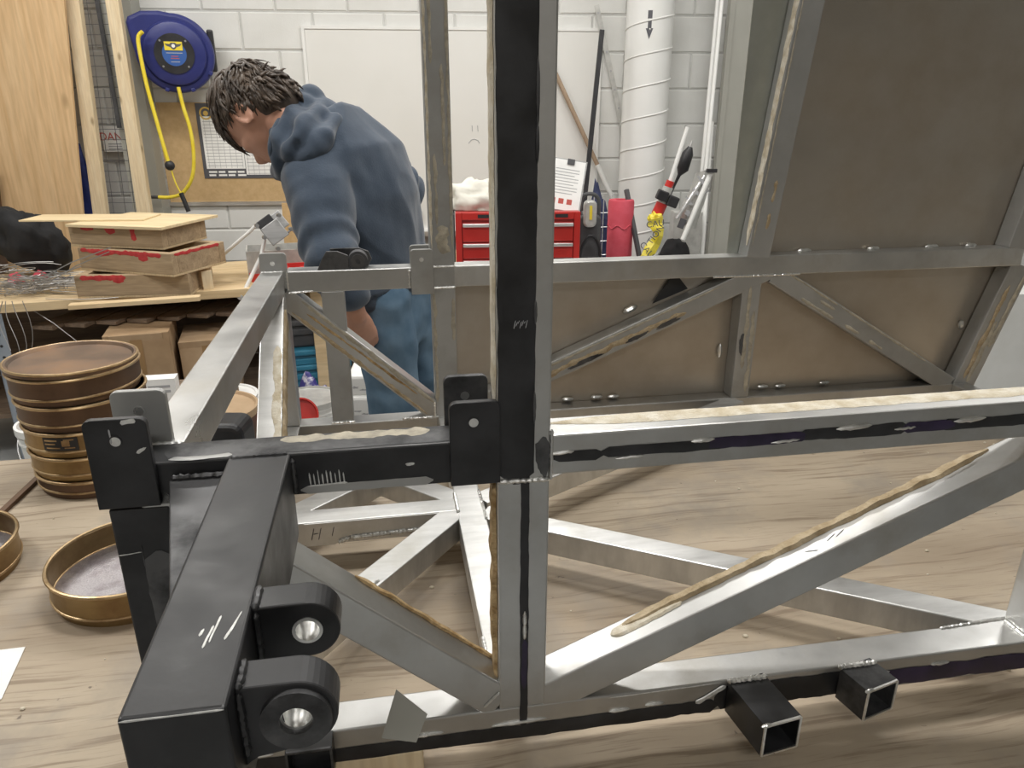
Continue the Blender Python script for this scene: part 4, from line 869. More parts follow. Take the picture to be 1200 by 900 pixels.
# whiteboard
wbo = wempty('whiteboard'); tag(wbo, 'wide blank whiteboard on the block wall behind the person', 'whiteboard')
wx0, wz1 = wallp(357, 34); wx1, _ = wallp(702, 36); _, wz0 = wallp(365, 271)
B().box(wx0, wx1, -.014, -.002, wz0, wz1).build('writing_surface', MT['wb'], wbo)
for (a0, a1, b0, b1) in ((wx0 - .018, wx1 + .018, wz1, wz1 + .018), (wx0 - .018, wx0 - .0004, wz0, wz1), (wx1 + .0004, wx1 + .018, wz0, wz1)): B().box(a0, a1, -.020, -.002, b0, b1).build('frame_edge', MT['white_plastic'], wbo)
B().box(wx0 - .018, wx1 + .018, -.075, -.002, wz0 - .03, wz0 - .0004).build('pen_tray', MT['trim'], wbo)
def wmark(pts): 
    B().path([(wallp(*p)[0], -.0146, wallp(*p)[1]) for p in pts], .0022, 5).build('pen_mark', MT['ink_grey'], wbo)
wmark([(553, 147), (553.5, 154)]); wmark([(559.5, 147), (560, 154)]); wmark([(549, 168), (552, 164), (556, 163), (560, 164.5), (562, 168)])
wmark([(466, 186), (469, 185)])
wc = wempty('wall_clip'); tag(wc, 'small dark clip on the whiteboard tray beside the person', 'clip'); kx, kz = wallp(490, 252); B().box(kx - .025, kx + .025, -.045, -.0146, kz - .02, kz + .03).build('clip_body', MT['dark_grey'], wc, bevel=.006); B().cyl((kx, -.05, kz + .01), (kx, -.044, kz + .01), .012, n=12).build('clip_knob', MT['grey_metal'], wc)

# ---------------------------------------------------------------- hose reel
hc = at(206, 63, 4.44); n_ = Vector((.30, -.94, -.06)).normalized(); xr = Vector((0, 0, 1)).cross(n_).normalized(); yr_ = n_.cross(xr)
hr = empty('hose_reel', hc); tag(hr, 'navy blue hose reel with yellow hose on the block wall', 'hose reel')
MR = Matrix((xr, yr_, n_)).transposed(); hr.rotation_euler = MR.to_euler(); HS = .90; hr.scale = (HS, HS, HS)
out = []
for k in range(49):
    a = R(140 - 325 * k / 48 - 10); out.append((.222 * math.cos(a), .222 * math.sin(a)))
out = [(.222 * math.cos(R(a)), .222 * math.sin(R(a))) for a in range(-180, 96, 6)] + [(-.06, .232), (-.16, .228), (-.232, .195), (-.245, .165), (-.238, .10)]
B().prism(out, (0, 0, -.075), X_, Y_, Z_, .12).build('housing', MT['blue_reel'], hr, bevel=.022, seg=4)
B().lathe([(.0005, .085), (.13, .085), (.172, .07), (.185, .045), (.185, .03), (.0005, .03)], n=48).build('front_dome', MT['blue_reel'], hr, smooth=True)
B().ring((0, 0, .083), (0, 0, .091), .112, .068, 48).build('hub_ring', MT['black'], hr, smooth=True)
B().cyl((0, 0, .083), (0, 0, .0895), .068, n=40).build('label_disc', MT['label_blue'], hr)
lb_ = B().box(-.050, .050, .018, .066, .0897, .0925).build('yellow_label', MT['yellow'], hr)
B().prism([(-.048, .055), (-.02, .052), (-.012, .060), (.012, .060), (.02, .052), (.048, .055), (.036, .042), (.018, .036), (.008, .026), (0, .022), (-.008, .026), (-.018, .036), (-.036, .042)], (0, 0, .0926), X_, Y_, Z_, .0005).build('winged_emblem', MT['ink'], lb_)
B().cyl((0, .043, .0928), (0, .043, .0934), .010, n=16).build('emblem_disc', MT['paper'], lb_)
for k, (yy, wd, mm) in enumerate(((.004, .045, 'ink_grey'), (-.014, .02, 'ink_red'), (-.026, .024, 'ink_red'), (-.045, .025, 'ink_grey'))): B().box(-wd, wd, yy - .002, yy + .002, .0897, .0901).build('print_line', MT[mm], hr)
for a in (45, 135, 225, 315): B().cyl((.10 * math.cos(R(a)), .10 * math.sin(R(a)), .09), (.10 * math.cos(R(a)), .10 * math.sin(R(a)), .0935), .006, n=10).build('screw', MT['grey_metal'], hr)
for a in (-150, -110, -70, -30): B().box(-.012, .012, .205, .226, -.05, .052).build('rib', MT['blue_reel'], hr, rot=(0, 0, R(a - 90)), bevel=.004)
B().box(-.05, .20, -.06, .06, -.115, -.07).build('wall_bracket', MT['dark_grey'], hr, bevel=.01)
B().box(.19, .226, -.10, .14, -.09, .0).build('swivel_arm', MT['black'], hr, bevel=.01)
def bez(P, n=26):
    P = [Vector(p) for p in P]; out = []
    Q = [P[0]] + P + [P[-1]]
    for i in range(1, len(Q) - 2):
        for k in range(n // (len(P) - 1) + 2):
            t = k / (n // (len(P) - 1) + 2); a, b_, c_, d_ = Q[i - 1], Q[i], Q[i + 1], Q[i + 2]
            out.append(.5 * ((2 * b_) + (c_ - a) * t + (2 * a - 5 * b_ + 4 * c_ - d_) * t * t + (3 * b_ - a - 3 * c_ + d_) * t ** 3))
    return out + [P[-1]]
hi = hr.matrix_basis.inverted() if False else (Matrix.Translation(hc) @ MR.to_4x4() @ Matrix.Scale(HS, 4)).inverted()
HP = lambda L_, D: [hi @ at(x, y, D) for x, y in L_]
B().path(bez(HP(((167, 37), (162, 44), (164, 62), (172, 100), (183, 140), (192, 172), (198, 192)), 4.27), 40), .0115, 10).build('hose', MT['yellow'], hr, smooth=True)
B().path(bez(HP(((209, 102), (215, 126), (223, 152), (227, 182), (225, 208), (214, 226), (200, 231), (186, 231)), 4.40), 44), .0115, 10).build('hose', MT['yellow'], hr, smooth=True)
B().ball(HP(((199, 194),), 4.27)[0], .030, 1, 1, .8, 16, 10).build('stopper_ball', MT['black'], hr, smooth=True)
B().path(bez(HP(((201, 200), (206, 215), (213, 228)), 4.27), 12), .0045, 8).build('lead', MT['yellow'], hr, smooth=True)
B().path(HP(((212, 226), (221, 248)), 4.27), .014, 10).build('hose_coupling', MT['black'], hr, smooth=True)
B().path(HP(((186, 231), (176, 231)), 4.40), .010, 10).build('hose_nozzle', MT['dark_grey'], hr, smooth=True)

# ---------------------------------------------------------------- on the bench: clutter
def bpos(px, D, dz=0): p = at(px, 300, D); return Vector((p.x, p.y, BZ + dz))
# metal test rig on white rods
rg = empty('rod_stand', bpos(300, 3.45)); tag(rg, 'small metal clamp block held up on white rods above the bench', 'stand')
RL = lambda x, y, D=3.45: at(x, y, D) - rg.location
B().path([RL(283, 348, 3.33), RL(306, 300, 3.42), RL(310, 281)], .009, 10).build('rod', MT['white_plastic'], rg, smooth=True)
B().path([RL(262, 298, 3.5), RL(278, 284), RL(292, 272), RL(299, 265)], .008, 10).build('rod', MT['white_plastic'], rg, smooth=True)
B().cyl(RL(281, 350, 3.33), RL(284, 345, 3.33), .014, n=14).build('rod_end', MT['trim'], rg, smooth=True)
m3 = Matrix.Rotation(R(-35), 3, 'Y') @ Matrix.Rotation(R(20), 3, 'Z')
B().obox(RL(316, 267), .075, .05, .10, m3).build('clamp_body', MT['black'], rg, bevel=.004)
B().obox(RL(322, 272, 3.40), .09, .006, .09, m3).build('clamp_plate', MT['grey_metal'], rg, bevel=.003)
B().obox(RL(328, 258, 3.46), .045, .02, .08, m3).build('clamp_plate', MT['grey_metal'], rg, bevel=.003)
for (x, y) in ((300, 264), (309, 278), (325, 291), (340, 268), (326, 252)): B().cyl(RL(x, y, 3.39), RL(x + 1.5, y + .5, 3.36), .009, n=10).build('bolt', MT['grey_metal'], rg, smooth=True)
B().path([RL(336, 274), RL(342, 268), RL(352, 280, 3.5)], .006, 8).build('lever', MT['grey_metal'], rg, smooth=True)
# grey tray & red bins
o = B(); o.box(-.16, .20, -.10, .10, 0, .006).box(-.16, .20, -.10, -.094, .006, .14).box(-.16, .20, .094, .10, .006, .14).box(-.16, -.154, -.094, .094, .006, .14).box(.194, .20, -.094, .094, .006, .14)
tag(o.build('grey_tray', MT['silver_bag'], loc=bpos(330, 3.62), rot=(0, 0, BROT)), 'grey open metal tray on the bench behind the red bin', 'tray')
def bin_(px, D, w_, d_, h, label, mat='red_bin', lugs=True):
    t = empty('plastic_bin', bpos(px, D), BROT); tag(t, label, 'bin', 'red bins on the bench')
    b = B(); poly0 = round_rect(-w_ / 2 * .86, w_ / 2 * .86, -d_ / 2 * .86, d_ / 2 * .86, .01, 3); poly1 = round_rect(-w_ / 2, w_ / 2, -d_ / 2, d_ / 2, .012, 3); n = len(poly0)
    pin = round_rect(-w_ / 2 + .006, w_ / 2 - .006, -d_ / 2 + .006, d_ / 2 - .006, .01, 3)
    vs = [(p[0], p[1], 0) for p in poly0] + [(p[0], p[1], h) for p in poly1] + [(p[0], p[1], h) for p in pin] + [(p[0] * .85, p[1] * .85, .006) for p in pin]
    fs = [tuple(range(n))[::-1], tuple(range(3 * n, 4 * n))] + [(r_ * n + i, r_ * n + (i + 1) % n, (r_ + 1) * n + (i + 1) % n, (r_ + 1) * n + i) for r_ in range(3) for i in range(n)]
    b.add(vs, fs).build('bin_shell', MT[mat], t)
    if lugs:
        for k in (-1, 0, 1): B().box(k * w_ * .33 - .012, k * w_ * .33 + .012, -d_ / 2 - .012, -d_ / 2 + .004, h - .03, h + .004).build('front_lip', MT[mat], t, bevel=.004)
    return t
bin_(352, 3.40, .19, .12, .095, 'red plastic parts bin on the bench behind the tall frame corner')
bin_(303, 3.50, .10, .09, .04, 'low red plastic tray on the bench right of the wooden forms', lugs=False)
tag(blob('white_rag', bpos(386, 3.78, .10), .12, .06, .08, 'cloth_white', 8.8, .3), 'white rag on the bench behind the red bin', 'rag'); bpy.data.objects['white_rag'].location.z = BZ

# red tool chest
tc = empty('tool_chest', bpos(607, 3.55), R(4)); tag(tc, 'red metal tool chest with drawers standing on the bench', 'tool chest')
CWd, CH, CD = .295, .315, .28
B().box(-CWd, CWd, .0, CD, 0, CH).build('chest_body', MT['red_dark'], tc, bevel=.005)
for s_ in (-1, 1): B().box(s_ * CWd - (.03 if s_ > 0 else 0), s_ * CWd + (.03 if s_ < 0 else 0), -.012, -.0005, 0, CH).build('side_post', MT['red_chest'], tc, bevel=.003)
B().box(-CWd + .0305, CWd - .0305, -.012, -.0005, CH - .035, CH).build('top_band', MT['red_chest'], tc, bevel=.003)
zs = [.008, .098, .178, .272]
for k in range(3):
    dr_ = B().box(-CWd + .033, CWd - .033, -.010, -.0005, zs[k], zs[k + 1] - .006).build('drawer', MT['red_chest'], tc, bevel=.003)
    B().box(-CWd + .034, CWd - .034, -.024, -.0102, zs[k + 1] - .024, zs[k + 1] - .008).build('drawer_pull', MT['trim'], dr_, bevel=.003)
B().box(CWd - .12, CWd - .06, -.0135, -.0122, CH - .026, CH - .010).build('name_plate', MT['black'], tc); B().box(-.19, -.13, -.0135, -.0122, CH - .026, CH - .010).build('name_plate', MT['black'], tc)
B().box(-CWd - .034, -CWd - .004, -.002, CD, 0, CH - .01).build('side_shelf', MT['dark_grey'], tc, bevel=.003)
blob('white_cloth', (tc.location.x - .20, tc.location.y + .13, BZ + CH + .0005), .15, .11, .10, 'cloth_white', 6.6, .3, 'crumpled white cloth lying on the red tool chest', 'cloth')
o = B().box(-.03, .03, -.02, .02, 0, .06).cyl((0, -.02, .05), (0, -.04, .05), .02, n=12).build('tape_dispenser', MT['grey_metal'], loc=(tc.location.x - .07, tc.location.y + .2, BZ + CH + .0005), bevel=.004); tag(o, 'small grey metal gadget behind the white cloth on the tool chest', 'gadget')
cl = empty('clipboard', (tc.location.x + .20, tc.location.y + .06, BZ + CH + .001)); cl.rotation_euler = (R(-14), R(9), 0); tag(cl, 'clipboard with printed white sheet propped on the red tool chest', 'clipboard')
B().box(-.095, .095, 0, .004, 0, .24).build('backing', MT['grey_metal'], cl); B().box(-.093, .088, -.0015, -.0002, .002, .235).build('printed_sheet', MT['paper'], cl)
B().box(.0, .035, -.006, -.0017, .215, .242).build('clip', MT['dark_grey'], cl, bevel=.002)
for k in range(9): B().box(-.05, .065 - (.02 if k % 3 == 2 else 0), -.0019, -.0016, .19 - k * .014, .1935 - k * .014).build('print_line', MT['ink_grey'], cl)
for k in range(3): B().box(-.055 + k * .04, -.03 + k * .04, -.0019, -.0016, .03, .055).build('print_block', MT['ink_red'], cl)

# ---------------------------------------------------------------- wall side, right: duct, poles, rolls
dc = at(763, 0, 4.62); dk = empty('spiral_duct', (dc.x, dc.y, 0)); tag(dk, 'white spiral ventilation duct with a black arrow rising along the wall', 'duct')
DR = .132
B().cyl((0, 0, 0), (0, 0, CEIL_Z - .002), DR, n=48).build('duct_pipe', MT['duct'], dk, smooth=True)
pts = [((DR + .001) * math.cos(2 * math.pi * k / 36), (DR + .001) * math.sin(2 * math.pi * k / 36), .03 + .165 * k / 36) for k in range(36 * 19)]
B().path(pts, .0042, 6).build('spiral_seam', MT['duct'], dk, smooth=True)
az = at(765, 12, 4.49).z; az0 = at(765, 46, 4.49).z; ar = math.atan2(-dc.y, -dc.x + .012)
def wrap(poly, nm):
    vs = []; 
    for rr in (DR + .0003, DR + .0012):
        for (u, v) in poly: a = ar + u / DR; vs.append((rr * math.cos(a), rr * math.sin(a), v))
    n = len(poly); return B().add(vs, [tuple(range(n)), tuple(range(n, 2 * n))[::-1]] + [(i, (i + 1) % n, n + (i + 1) % n, n + i) for i in range(n)]).build(nm, MT['ink'], dk)
zm = az0 + .055
wrap([(-.010, zm), (.010, zm), (.010, az - .045), (-.010, az - .045)], 'arrow_shaft'); wrap([(-.02, zm), (0, az0), (.02, zm)], 'arrow_head'); wrap([(-.012, az - .04), (.012, az - .04), (.012, az), (-.012, az)], 'arrow_tail')

def pole(name, a, Da, b, Db, r, mat, label, cat='pole', n=10, extra=None):
    A, Bp = at(*a, Da), at(*b, Db); o = B().cyl(A, Bp, r, n=n).build(name, MT[mat], smooth=True); tag(o, label, cat); return o, A, Bp
def ground(a, Da, b, Db):  # extend a->b down to the floor
    A, Q = at(*a, Da), at(*b, Db); d = Q - A; t = (A.z - .002) / -d.z; return A, A + d * t
A, G = ground((705.5, 35), 4.45, (686, 226), 4.36)
tag(B().bar(A, G, .026, .026).build('black_pole', MT['black'], bevel=.003), 'straight black square pole leaning in front of the whiteboard edge', 'pole')
A, G = ground((699, 6), 4.80, (730, 150), 4.80)
pa_ = B().bar(A, G, .006, .028).build('slotted_angle', MT['silver_bag']); tag(pa_, 'thin white slotted strip leaning on the wall beside the duct', 'strip')
for k in range(12): q = A.lerp(G, .02 + .05 * k); B().cyl(q + Vector((0, -.006, 0)), q + Vector((0, -.002, 0)), .006, n=8).build('slot_hole', MT['ink_grey'], pa_)
A, G = ground((646, 75), 4.79, (716, 228), 4.77)
wp = empty('broom_handle', G); tag(wp, 'wooden pole with a white lower end slanting behind the black pole', 'pole')
mid = A.lerp(G, (A.z - at(699, 193, 4.78).z) / A.z); B().cyl(A - G, mid - G, .014, n=10).build('handle', MT['wood_pole'], wp, smooth=True); B().cyl(mid - G, Vector((0, 0, .0)), .015, n=10).build('white_sleeve', MT['white_plastic'], wp, smooth=True)
pr = at(725, 300, 4.12); B_ = B().lathe([(.0005, 0), (.066, 0), (.070, .01), (.070, at(725, 232, 4.2).z - .012), (.066, at(725, 232, 4.2).z), (.030, at(725, 232, 4.2).z), (.028, at(725, 232, 4.2).z - .03), (.0005, at(725, 232, 4.2).z - .03)], n=36)
o = empty('pink_roll', (pr.x, pr.y, 0)); tag(o, 'upright pink foam roll standing on the floor beside the duct', 'roll'); B_.build('rolled_foam', MT['pink'], o, smooth=True)
B().path([(.0712 * math.cos(R(-90 + 180 * (k / 20 - .5))), .0712 * math.sin(R(-90 + 180 * (k / 20 - .5))), at(725, 262, 4.2).z + .01 * math.sin(k)) for k in range(21)], .003, 6).build('wrap_edge', MT['pink'], o, smooth=True)
A, G = ground((734, 222), 4.15, (750, 305), 4.02); tag(B().bar(A, G, .022, .022).build('dark_bar', MT['dark_grey'], bevel=.003), 'short dark grey bar leaning in front of the duct right of the pink roll', 'bar')
# handheld machine beside the chest
vx = at(694, 262, 3.9); vm = empty('hand_vacuum', (vx.x - .015, vx.y, 0)); tag(vm, 'dark grey workshop vacuum with loop handle between tool chest and pink roll', 'vacuum')
B().prism(round_rect(-.06, .06, .50, at(690, 250, 3.9).z, .035, 5), (0, -.03, 0), X_, Z_, Y_, .16).build('body', MT['dark_grey'], vm, bevel=.02, seg=3)
zt_ = at(690, 228, 3.9).z; B().path(bez([(-.05, 0, zt_ - .14), (-.052, -.01, zt_ - .04), (-.03, -.01, zt_), (.02, -.01, zt_), (.045, -.01, zt_ - .04), (.045, 0, zt_ - .14)], 24), .010, 8).build('loop_handle', MT['dark_grey'], vm, smooth=True)
B().prism(round_rect(-.035, .032, zt_ - .16, zt_ - .025, .025, 4), (0, -.05, 0), X_, Z_, Y_, .05).build('dust_cup', MT['silver_bag'], vm, bevel=.01); B().box(-.006, .008, -.0525, -.0505, zt_ - .12, zt_ - .05).build('label', MT['yellow'], vm)
B().path(bez([(-.04, -.04, .55), (-.05, -.05, zt_ - .3), (.0, -.05, zt_ - .2), (.055, -.05, zt_ - .28), (.05, -.04, .55)], 24), .008, 8).build('trim_loop', MT['black'], vm, smooth=True)
B().cyl((0, .05, 0), (0, .05, .50), .09, .09, n=24).build('tank', MT['black'], vm, smooth=True)
bk = at(702, 262, 4.60); wbk = empty('wire_basket', (bk.x - .02, bk.y, .0)); tag(wbk, 'tall wire basket behind the vacuum holding navy cloth', 'basket')
bw = B()
for k in range(14): a = 2 * math.pi * k / 14; bw.path([(.12 * math.cos(a), .12 * math.sin(a), 0), (.13 * math.cos(a), .13 * math.sin(a), at(707, 238, 4.1).z)], .003, 5)
for k in range(12): zz = .02 + k * .083; bw.path([(.128 * math.cos(2 * math.pi * j / 24), .128 * math.sin(2 * math.pi * j / 24), zz) for j in range(25)], .003, 5)
bw.build('wire_basket_cage', MT['trim'], wbk, smooth=True); B().lathe([(.0005, .0), (.11, 0), (.11, .004), (.0005, .004)], n=20).build('bottom', MT['dark_grey'], wbk)
blob('navy_cloth', (wbk.location.x, wbk.location.y, .006), .105, .10, at(707, 222, 4.1).z / 1.42, 'navy', 9.2, .12, 'navy and white cloth stuffed upright in the wire basket', 'cloth')

# umbrella-like lamp, caution tape, bag, grey bag, rods at the right
def gpos(px, py, D): p = at(px, py, D); return Vector((p.x, p.y, 0))
bg = gpos(790, 300, 4.1); blob('black_bag', bg, .15, .12, (at(790, 268, 4.1).z) / 1.40, 'cloth_black', 1.7, .10, 'tall black bag standing on the floor right of the duct', 'bag', fs=1.2)
gb_ = gpos(806, 280, 4.3); tag(B().box(-.10, .06, -.06, .06, 0, at(806, 247, 4.3).z).build('grey_box', MT['silver_bag'], loc=gb_, bevel=.004), 'narrow pale grey box behind the black bag', 'box')
tl = empty('work_light', at(770, 250, 3.92)); tag(tl, 'white tube work light with red collar and black clamp resting on the black bag', 'work light')
TL = lambda x, y, D=3.92: at(x, y, D) - tl.location
B().cyl(TL(785, 214), TL(806, 149), .011, n=14).build('white_tube', MT['white_plastic'], tl, smooth=True)
B().cyl(TL(783, 219), TL(786, 212), .021, n=16).build('red_collar', MT['red_chest'], tl, smooth=True)
B().cyl(TL(776, 238), TL(783, 219), .026, n=16).build('clear_body', MT['silver_bag'], tl, smooth=True)
B().cyl(TL(769.5, 252), TL(776, 238), .030, n=16).build('red_base', MT['red_chest'], tl, smooth=True)
mm_ = Matrix.Rotation(R(20), 3, 'Y'); B().obox(TL(776, 229, 3.9), .055, .05, .05, mm_).build('clamp', MT['black'], tl, bevel=.006); B().obox(TL(788, 236, 3.9), .055, .05, .055, mm_).build('clamp', MT['black'], tl, bevel=.006)
ub = empty('folded_umbrella', at(800, 225, 4.06)); tag(ub, 'small folded black umbrella behind the white tube work light', 'umbrella')
UL = lambda x, y, D=4.06: at(x, y, D) - ub.location
B().path([UL(788, 222), UL(796, 205), UL(800, 198), UL(806, 180), UL(809, 172)], [.004, .01, .032, .030, .012], 12).build('canopy', MT['black'], ub, smooth=True); B().path([UL(809, 172), UL(811, 165)], .006, 8).build('tip', MT['trim'], ub, smooth=True); B().path([UL(786, 228), UL(797, 204)], .005, 8).build('shaft', MT['dark_grey'], ub, smooth=True)
# caution tape ribbon
ct = empty('caution_tape', at(765, 275, 3.88)); tag(ct, 'crumpled yellow caution tape with black letters hanging over the black bag', 'tape')
CT = lambda x, y, D: at(x, y, D) - ct.location
rib = [((760, 258), (777, 254)), ((759, 264), (776, 261)), ((764, 270), (778, 268)), ((768, 275), (777, 277)), ((762, 281), (773, 288)), ((756, 288), (768, 297)), ((752, 298), (762, 304)), ((747, 305), (757, 312))]
vs = []; fs = []
for i, (l, r_) in enumerate(rib):
    Dd = 3.87 + .012 * math.sin(i * 1.9)
    vs += [CT(*l, Dd), CT((l[0] + r_[0]) / 2, (l[1] + r_[1]) / 2, Dd - .02), CT(*r_, Dd), ]
n = len(vs); vs += [v + Vector((0, .002, 0)) for v in vs]
for i in range(len(rib) - 1):
    for k in range(2): q = i * 3 + k; fs += [(q, q + 1, q + 4, q + 3), (n + q + 3, n + q + 4, n + q + 1, n + q)]
B().add(vs, fs).build('ribbon', MT['caution'], ct, fixn=False)
blob('tape_wad', CT(768, 256, 3.90), .035, .03, .03, 'caution', 3.1, .4, parent=ct, flat=False)
for (tx, x, y, D, rz) in (('CAU', 768, 262.5, 3.84, 8), ('TION', 768.5, 275, 3.84, 55), ('CAU', 758, 293, 3.84, -50)):
    text_obj('lettering', tx, .045, MT['ink'], ct, Matrix.Translation(CT(x, y, D)) @ Matrix.Rotation(R(90), 4, 'X') @ Matrix.Rotation(R(rz), 4, 'Z'))
# crumpled silver wrap around a bundle
sb = empty('wrapped_bundle', at(808, 272, 4.0)); tag(sb, 'bundle of grey printed plastic wrap with two pale poles leaning by the rods', 'bundle')
SL = lambda x, y, D=4.0: at(x, y, D) - sb.location
vs = []; fs = []; rows = [((817, 203), (836, 198)), ((813, 215), (834, 208)), ((808, 228), (830, 222)), ((801, 240), (826, 236)), ((797, 252), (820, 252)), ((797, 262), (815, 268))]
for i, (l, r_) in enumerate(rows):
    for k in range(7):
        t = k / 6; d_ = 4.0 - .05 * math.sin(t * math.pi) + .018 * mnoise.noise(Vector((i * 1.3, k * 1.1, 2)))
        vs.append(SL(l[0] + (r_[0] - l[0]) * t, l[1] + (r_[1] - l[1]) * t, d_))
n = len(vs); vs += [v + Vector((0, .03, 0)) for v in vs]
for i in range(len(rows) - 1):
    for k in range(6): q = i * 7 + k; fs += [(q, q + 1, q + 8, q + 7), (n + q + 7, n + q + 8, n + q + 1, n + q)]
for i in range(len(rows) - 1): q = i * 7; fs += [(q, q + 7, n + q + 7, n + q), (q + 6, n + q + 6, n + q + 13, q + 13)]
B().add(vs, fs).build('plastic_wrap', MT['silver_bag'], sb, smooth=True)
B().cyl(SL(834, 200, 3.93), SL(800, 281, 3.90), .013, n=12).build('pale_pole', MT['white_plastic'], sb, smooth=True); B().cyl(SL(826, 206, 3.95), SL(793, 256, 3.93), .010, n=12).build('pale_pole', MT['trim'], sb, smooth=True)
for k, (x, y, ru, rv) in enumerate(((822, 212, .03, .008), (815, 225, .022, .012), (826, 224, .012, .02), (808, 236, .03, .007), (806, 250, .018, .012), (815, 243, .01, .022))): blotch('print_mark', sb, SL(x, y, 3.935), (1, 0, -1.2), (1, 0, .8), -Y_, ru, rv, 'ink_grey', 500 + k, .0006, .6)
B().obox(SL(834, 200, 3.92), .05, .03, .018, Matrix.Rotation(R(0), 3, 'Y')).build('end_clip', MT['black'], sb); B().obox(SL(799, 262, 3.93), .03, .02, .05, Matrix.Rotation(R(20), 3, 'Y')).build('printed_tag', MT['ink'], sb)
for k, (a, b_, nm) in enumerate((((843, -20), (818, 250), 'left'), ((848, -20), (822, 250), 'middle'), ((834, 143), (823, 290), 'right'))):
    A, G = ground(a, 4.62 - k * .06, b_, 4.42 - k * .05); tag(B().cyl(A, G, .011 if k < 2 else .013, n=12).build('white_rod', MT['white_plastic'], smooth=True), ['long thin white rod leaning on the wall, leftmost of the bunch', 'long thin white rod leaning on the wall, in the middle of the bunch', 'shorter white rod leaning against the grey steel panel'][k], 'rod', 'white rods leaning on the wall')
# tall grey steel door leaf behind the rods
gx = at(838, 200, 4.72); gd = empty('steel_door', (gx.x, gx.y, 0), R(5)); tag(gd, 'tall plain grey steel door leaf standing behind the white rods', 'door leaf')
B().box(0, 1.15, 0, .045, 0, 2.75).build('door_leaf', MT['grey_panel'], gd, bevel=.003); B().box(.0, .03, -.006, -.0004, 0, 2.75).build('edge_strip', MT['grey_panel'], gd)
B().box(.30, .42, -.012, -.0004, .9, 1.05).build('lock_plate', MT['grey_metal'], gd)
# pale cabinet at far right
px_ = at(1150, 420, 3.4); tag(B().box(-.12, 1.4, 0, .5, 0, at(1190, 345, 3.4).z).box(-.12, 1.4, -.012, -.001, .02, .05).build('pale_cabinet', MT['white_plastic'], loc=(px_.x, px_.y, 0), rot=(0, 0, R(6)), bevel=.004), 'pale grey low cabinet beyond the right end of the metal frame', 'cabinet')

# ---------------------------------------------------------------- floor stuff seen through the frame
def bucket(pos, r, h, mat, label, lidmat=None, lidr=None, handle=True, inner=None):
    t = empty('bucket', pos); tag(t, label, 'bucket', 'buckets behind the work table')
    B().lathe([(.0005, 0), (r * .88, 0), (r, h), (r * 1.04, h), (r * 1.04, h - .02), (r * 1.06, h - .02), (r * 1.06, h + .004), (r * .97, h + .004), (r * .86, .01), (.0005, .01)], n=40).build('pail', MT[mat], t, smooth=True)
    for zz in (.80, .88): B().ring((0, 0, h * zz), (0, 0, h * zz + .006), r * 1.02, r * .9, 40).build('rib_ring', MT[mat], t, smooth=True)
    if lidmat: B().lathe([(.0005, h - .004), (r * .96, h - .004), (r * .99, h + .010), (r * 1.07, h + .010), (r * 1.08, h - .012), (r * 1.065, h - .012), (r * 1.06, h + .005), (.0005, h - .007)], n=40).build('lid', MT[lidmat], t, smooth=True)
    if handle: B().path([(r * 1.07 * math.cos(a), r * 1.07 * math.sin(a) - .0, h * .9 - .10 * abs(math.sin(a))) for a in [math.pi + math.pi * k / 16 for k in range(17)]], .003, 6).build('bail', MT['grey_metal'], t, smooth=True)
    return t
c = atz(362, 467, .37); bucket((c.x, c.y, 0), .118, .37, 'white_plastic', 'white bucket with pale grey lid seen through the rear left truss', 'silver_bag')
c = atz(426, 462, .37); bucket((c.x - .02, c.y + .1, 0), .118, .34, 'white_plastic', 'white bucket half hidden behind the grey upright of the rear truss')
c = atz(289, 450, .34); bucket((c.x - .03, c.y - .22, 0), .14, .36, 'white_plastic', 'white bucket behind the brown lidded drum', 'white_plastic')
c = atz(32, 505, .55); bucket((c.x, c.y + .12, .26), .10, .27, 'white_plastic', 'white pail with orange band beyond the table edge by the sieve stack', None); b_ = bpy.data.objects['bucket.003']; B().ring((0, 0, .10), (0, 0, .15), .0985, .085, 40).build('orange_band', MT['orange'], b_)
tag(B().box(-.16, .16, -.16, .16, 0, .2595).box(-.17, .17, -.17, -.161, .05, .1).build('step_crate', MT['old_board'], loc=(c.x, c.y + .12, 0)), 'low wooden crate under the white pail with orange band', 'crate')
c = atz(243, 474, .62); dm = empty('brown_drum', (c.x, c.y, 0)); tag(dm, 'brown lidded drum seen under the sloping top tube of the frame', 'drum')
B().lathe([(.0005, 0), (.145, 0), (.150, .02), (.146, .04), (.146, .57), (.151, .585), (.151, .60), (.0005, .60)], n=44).build('drum_shell', MT['brown_metal'], dm, smooth=True)
B().lathe([(.0005, .603), (.142, .603), (.147, .612), (.154, .612), (.155, .59), (.151, .59), (.151, .6005), (.0005, .6005)], n=44).build('drum_lid', MT['lid'], dm, smooth=True); bpy.data.objects['drum_lid'].data.materials[0] = MT['cardboard2']
gl_ = empty('work_glove', at(255, 506, 1.95)); c = at(256, 512, 1.72)
bpy.data.objects.remove(gl_)
dr_t = empty('power_tool', Vector((c.x, c.y, .0))); tag(dr_t, 'black tool with red stripes standing beside the brown drum', 'tool')
zt_ = at(256, 499, 1.72).z
B().prism(round_rect(-.075, .06, 0, zt_, .03, 5), (0, 0, 0), X_, Z_, Y_, .10).build('tool_body', MT['black'], dr_t, bevel=.015, seg=3)
for k in range(2): B().box(-.045, .03, -.003, .004, zt_ - .022 - k * .022, zt_ - .012 - k * .022).build('red_stripe', MT['red_bin'], dr_t, bevel=.002, rot=(0, R(-12), 0))
c = at(368, 487, 2.5); rl_ = empty('red_topped_tub', (c.x, c.y + .03, 0)); tag(rl_, 'small tub with tilted round red cover in front of the grey lidded bucket', 'tub')
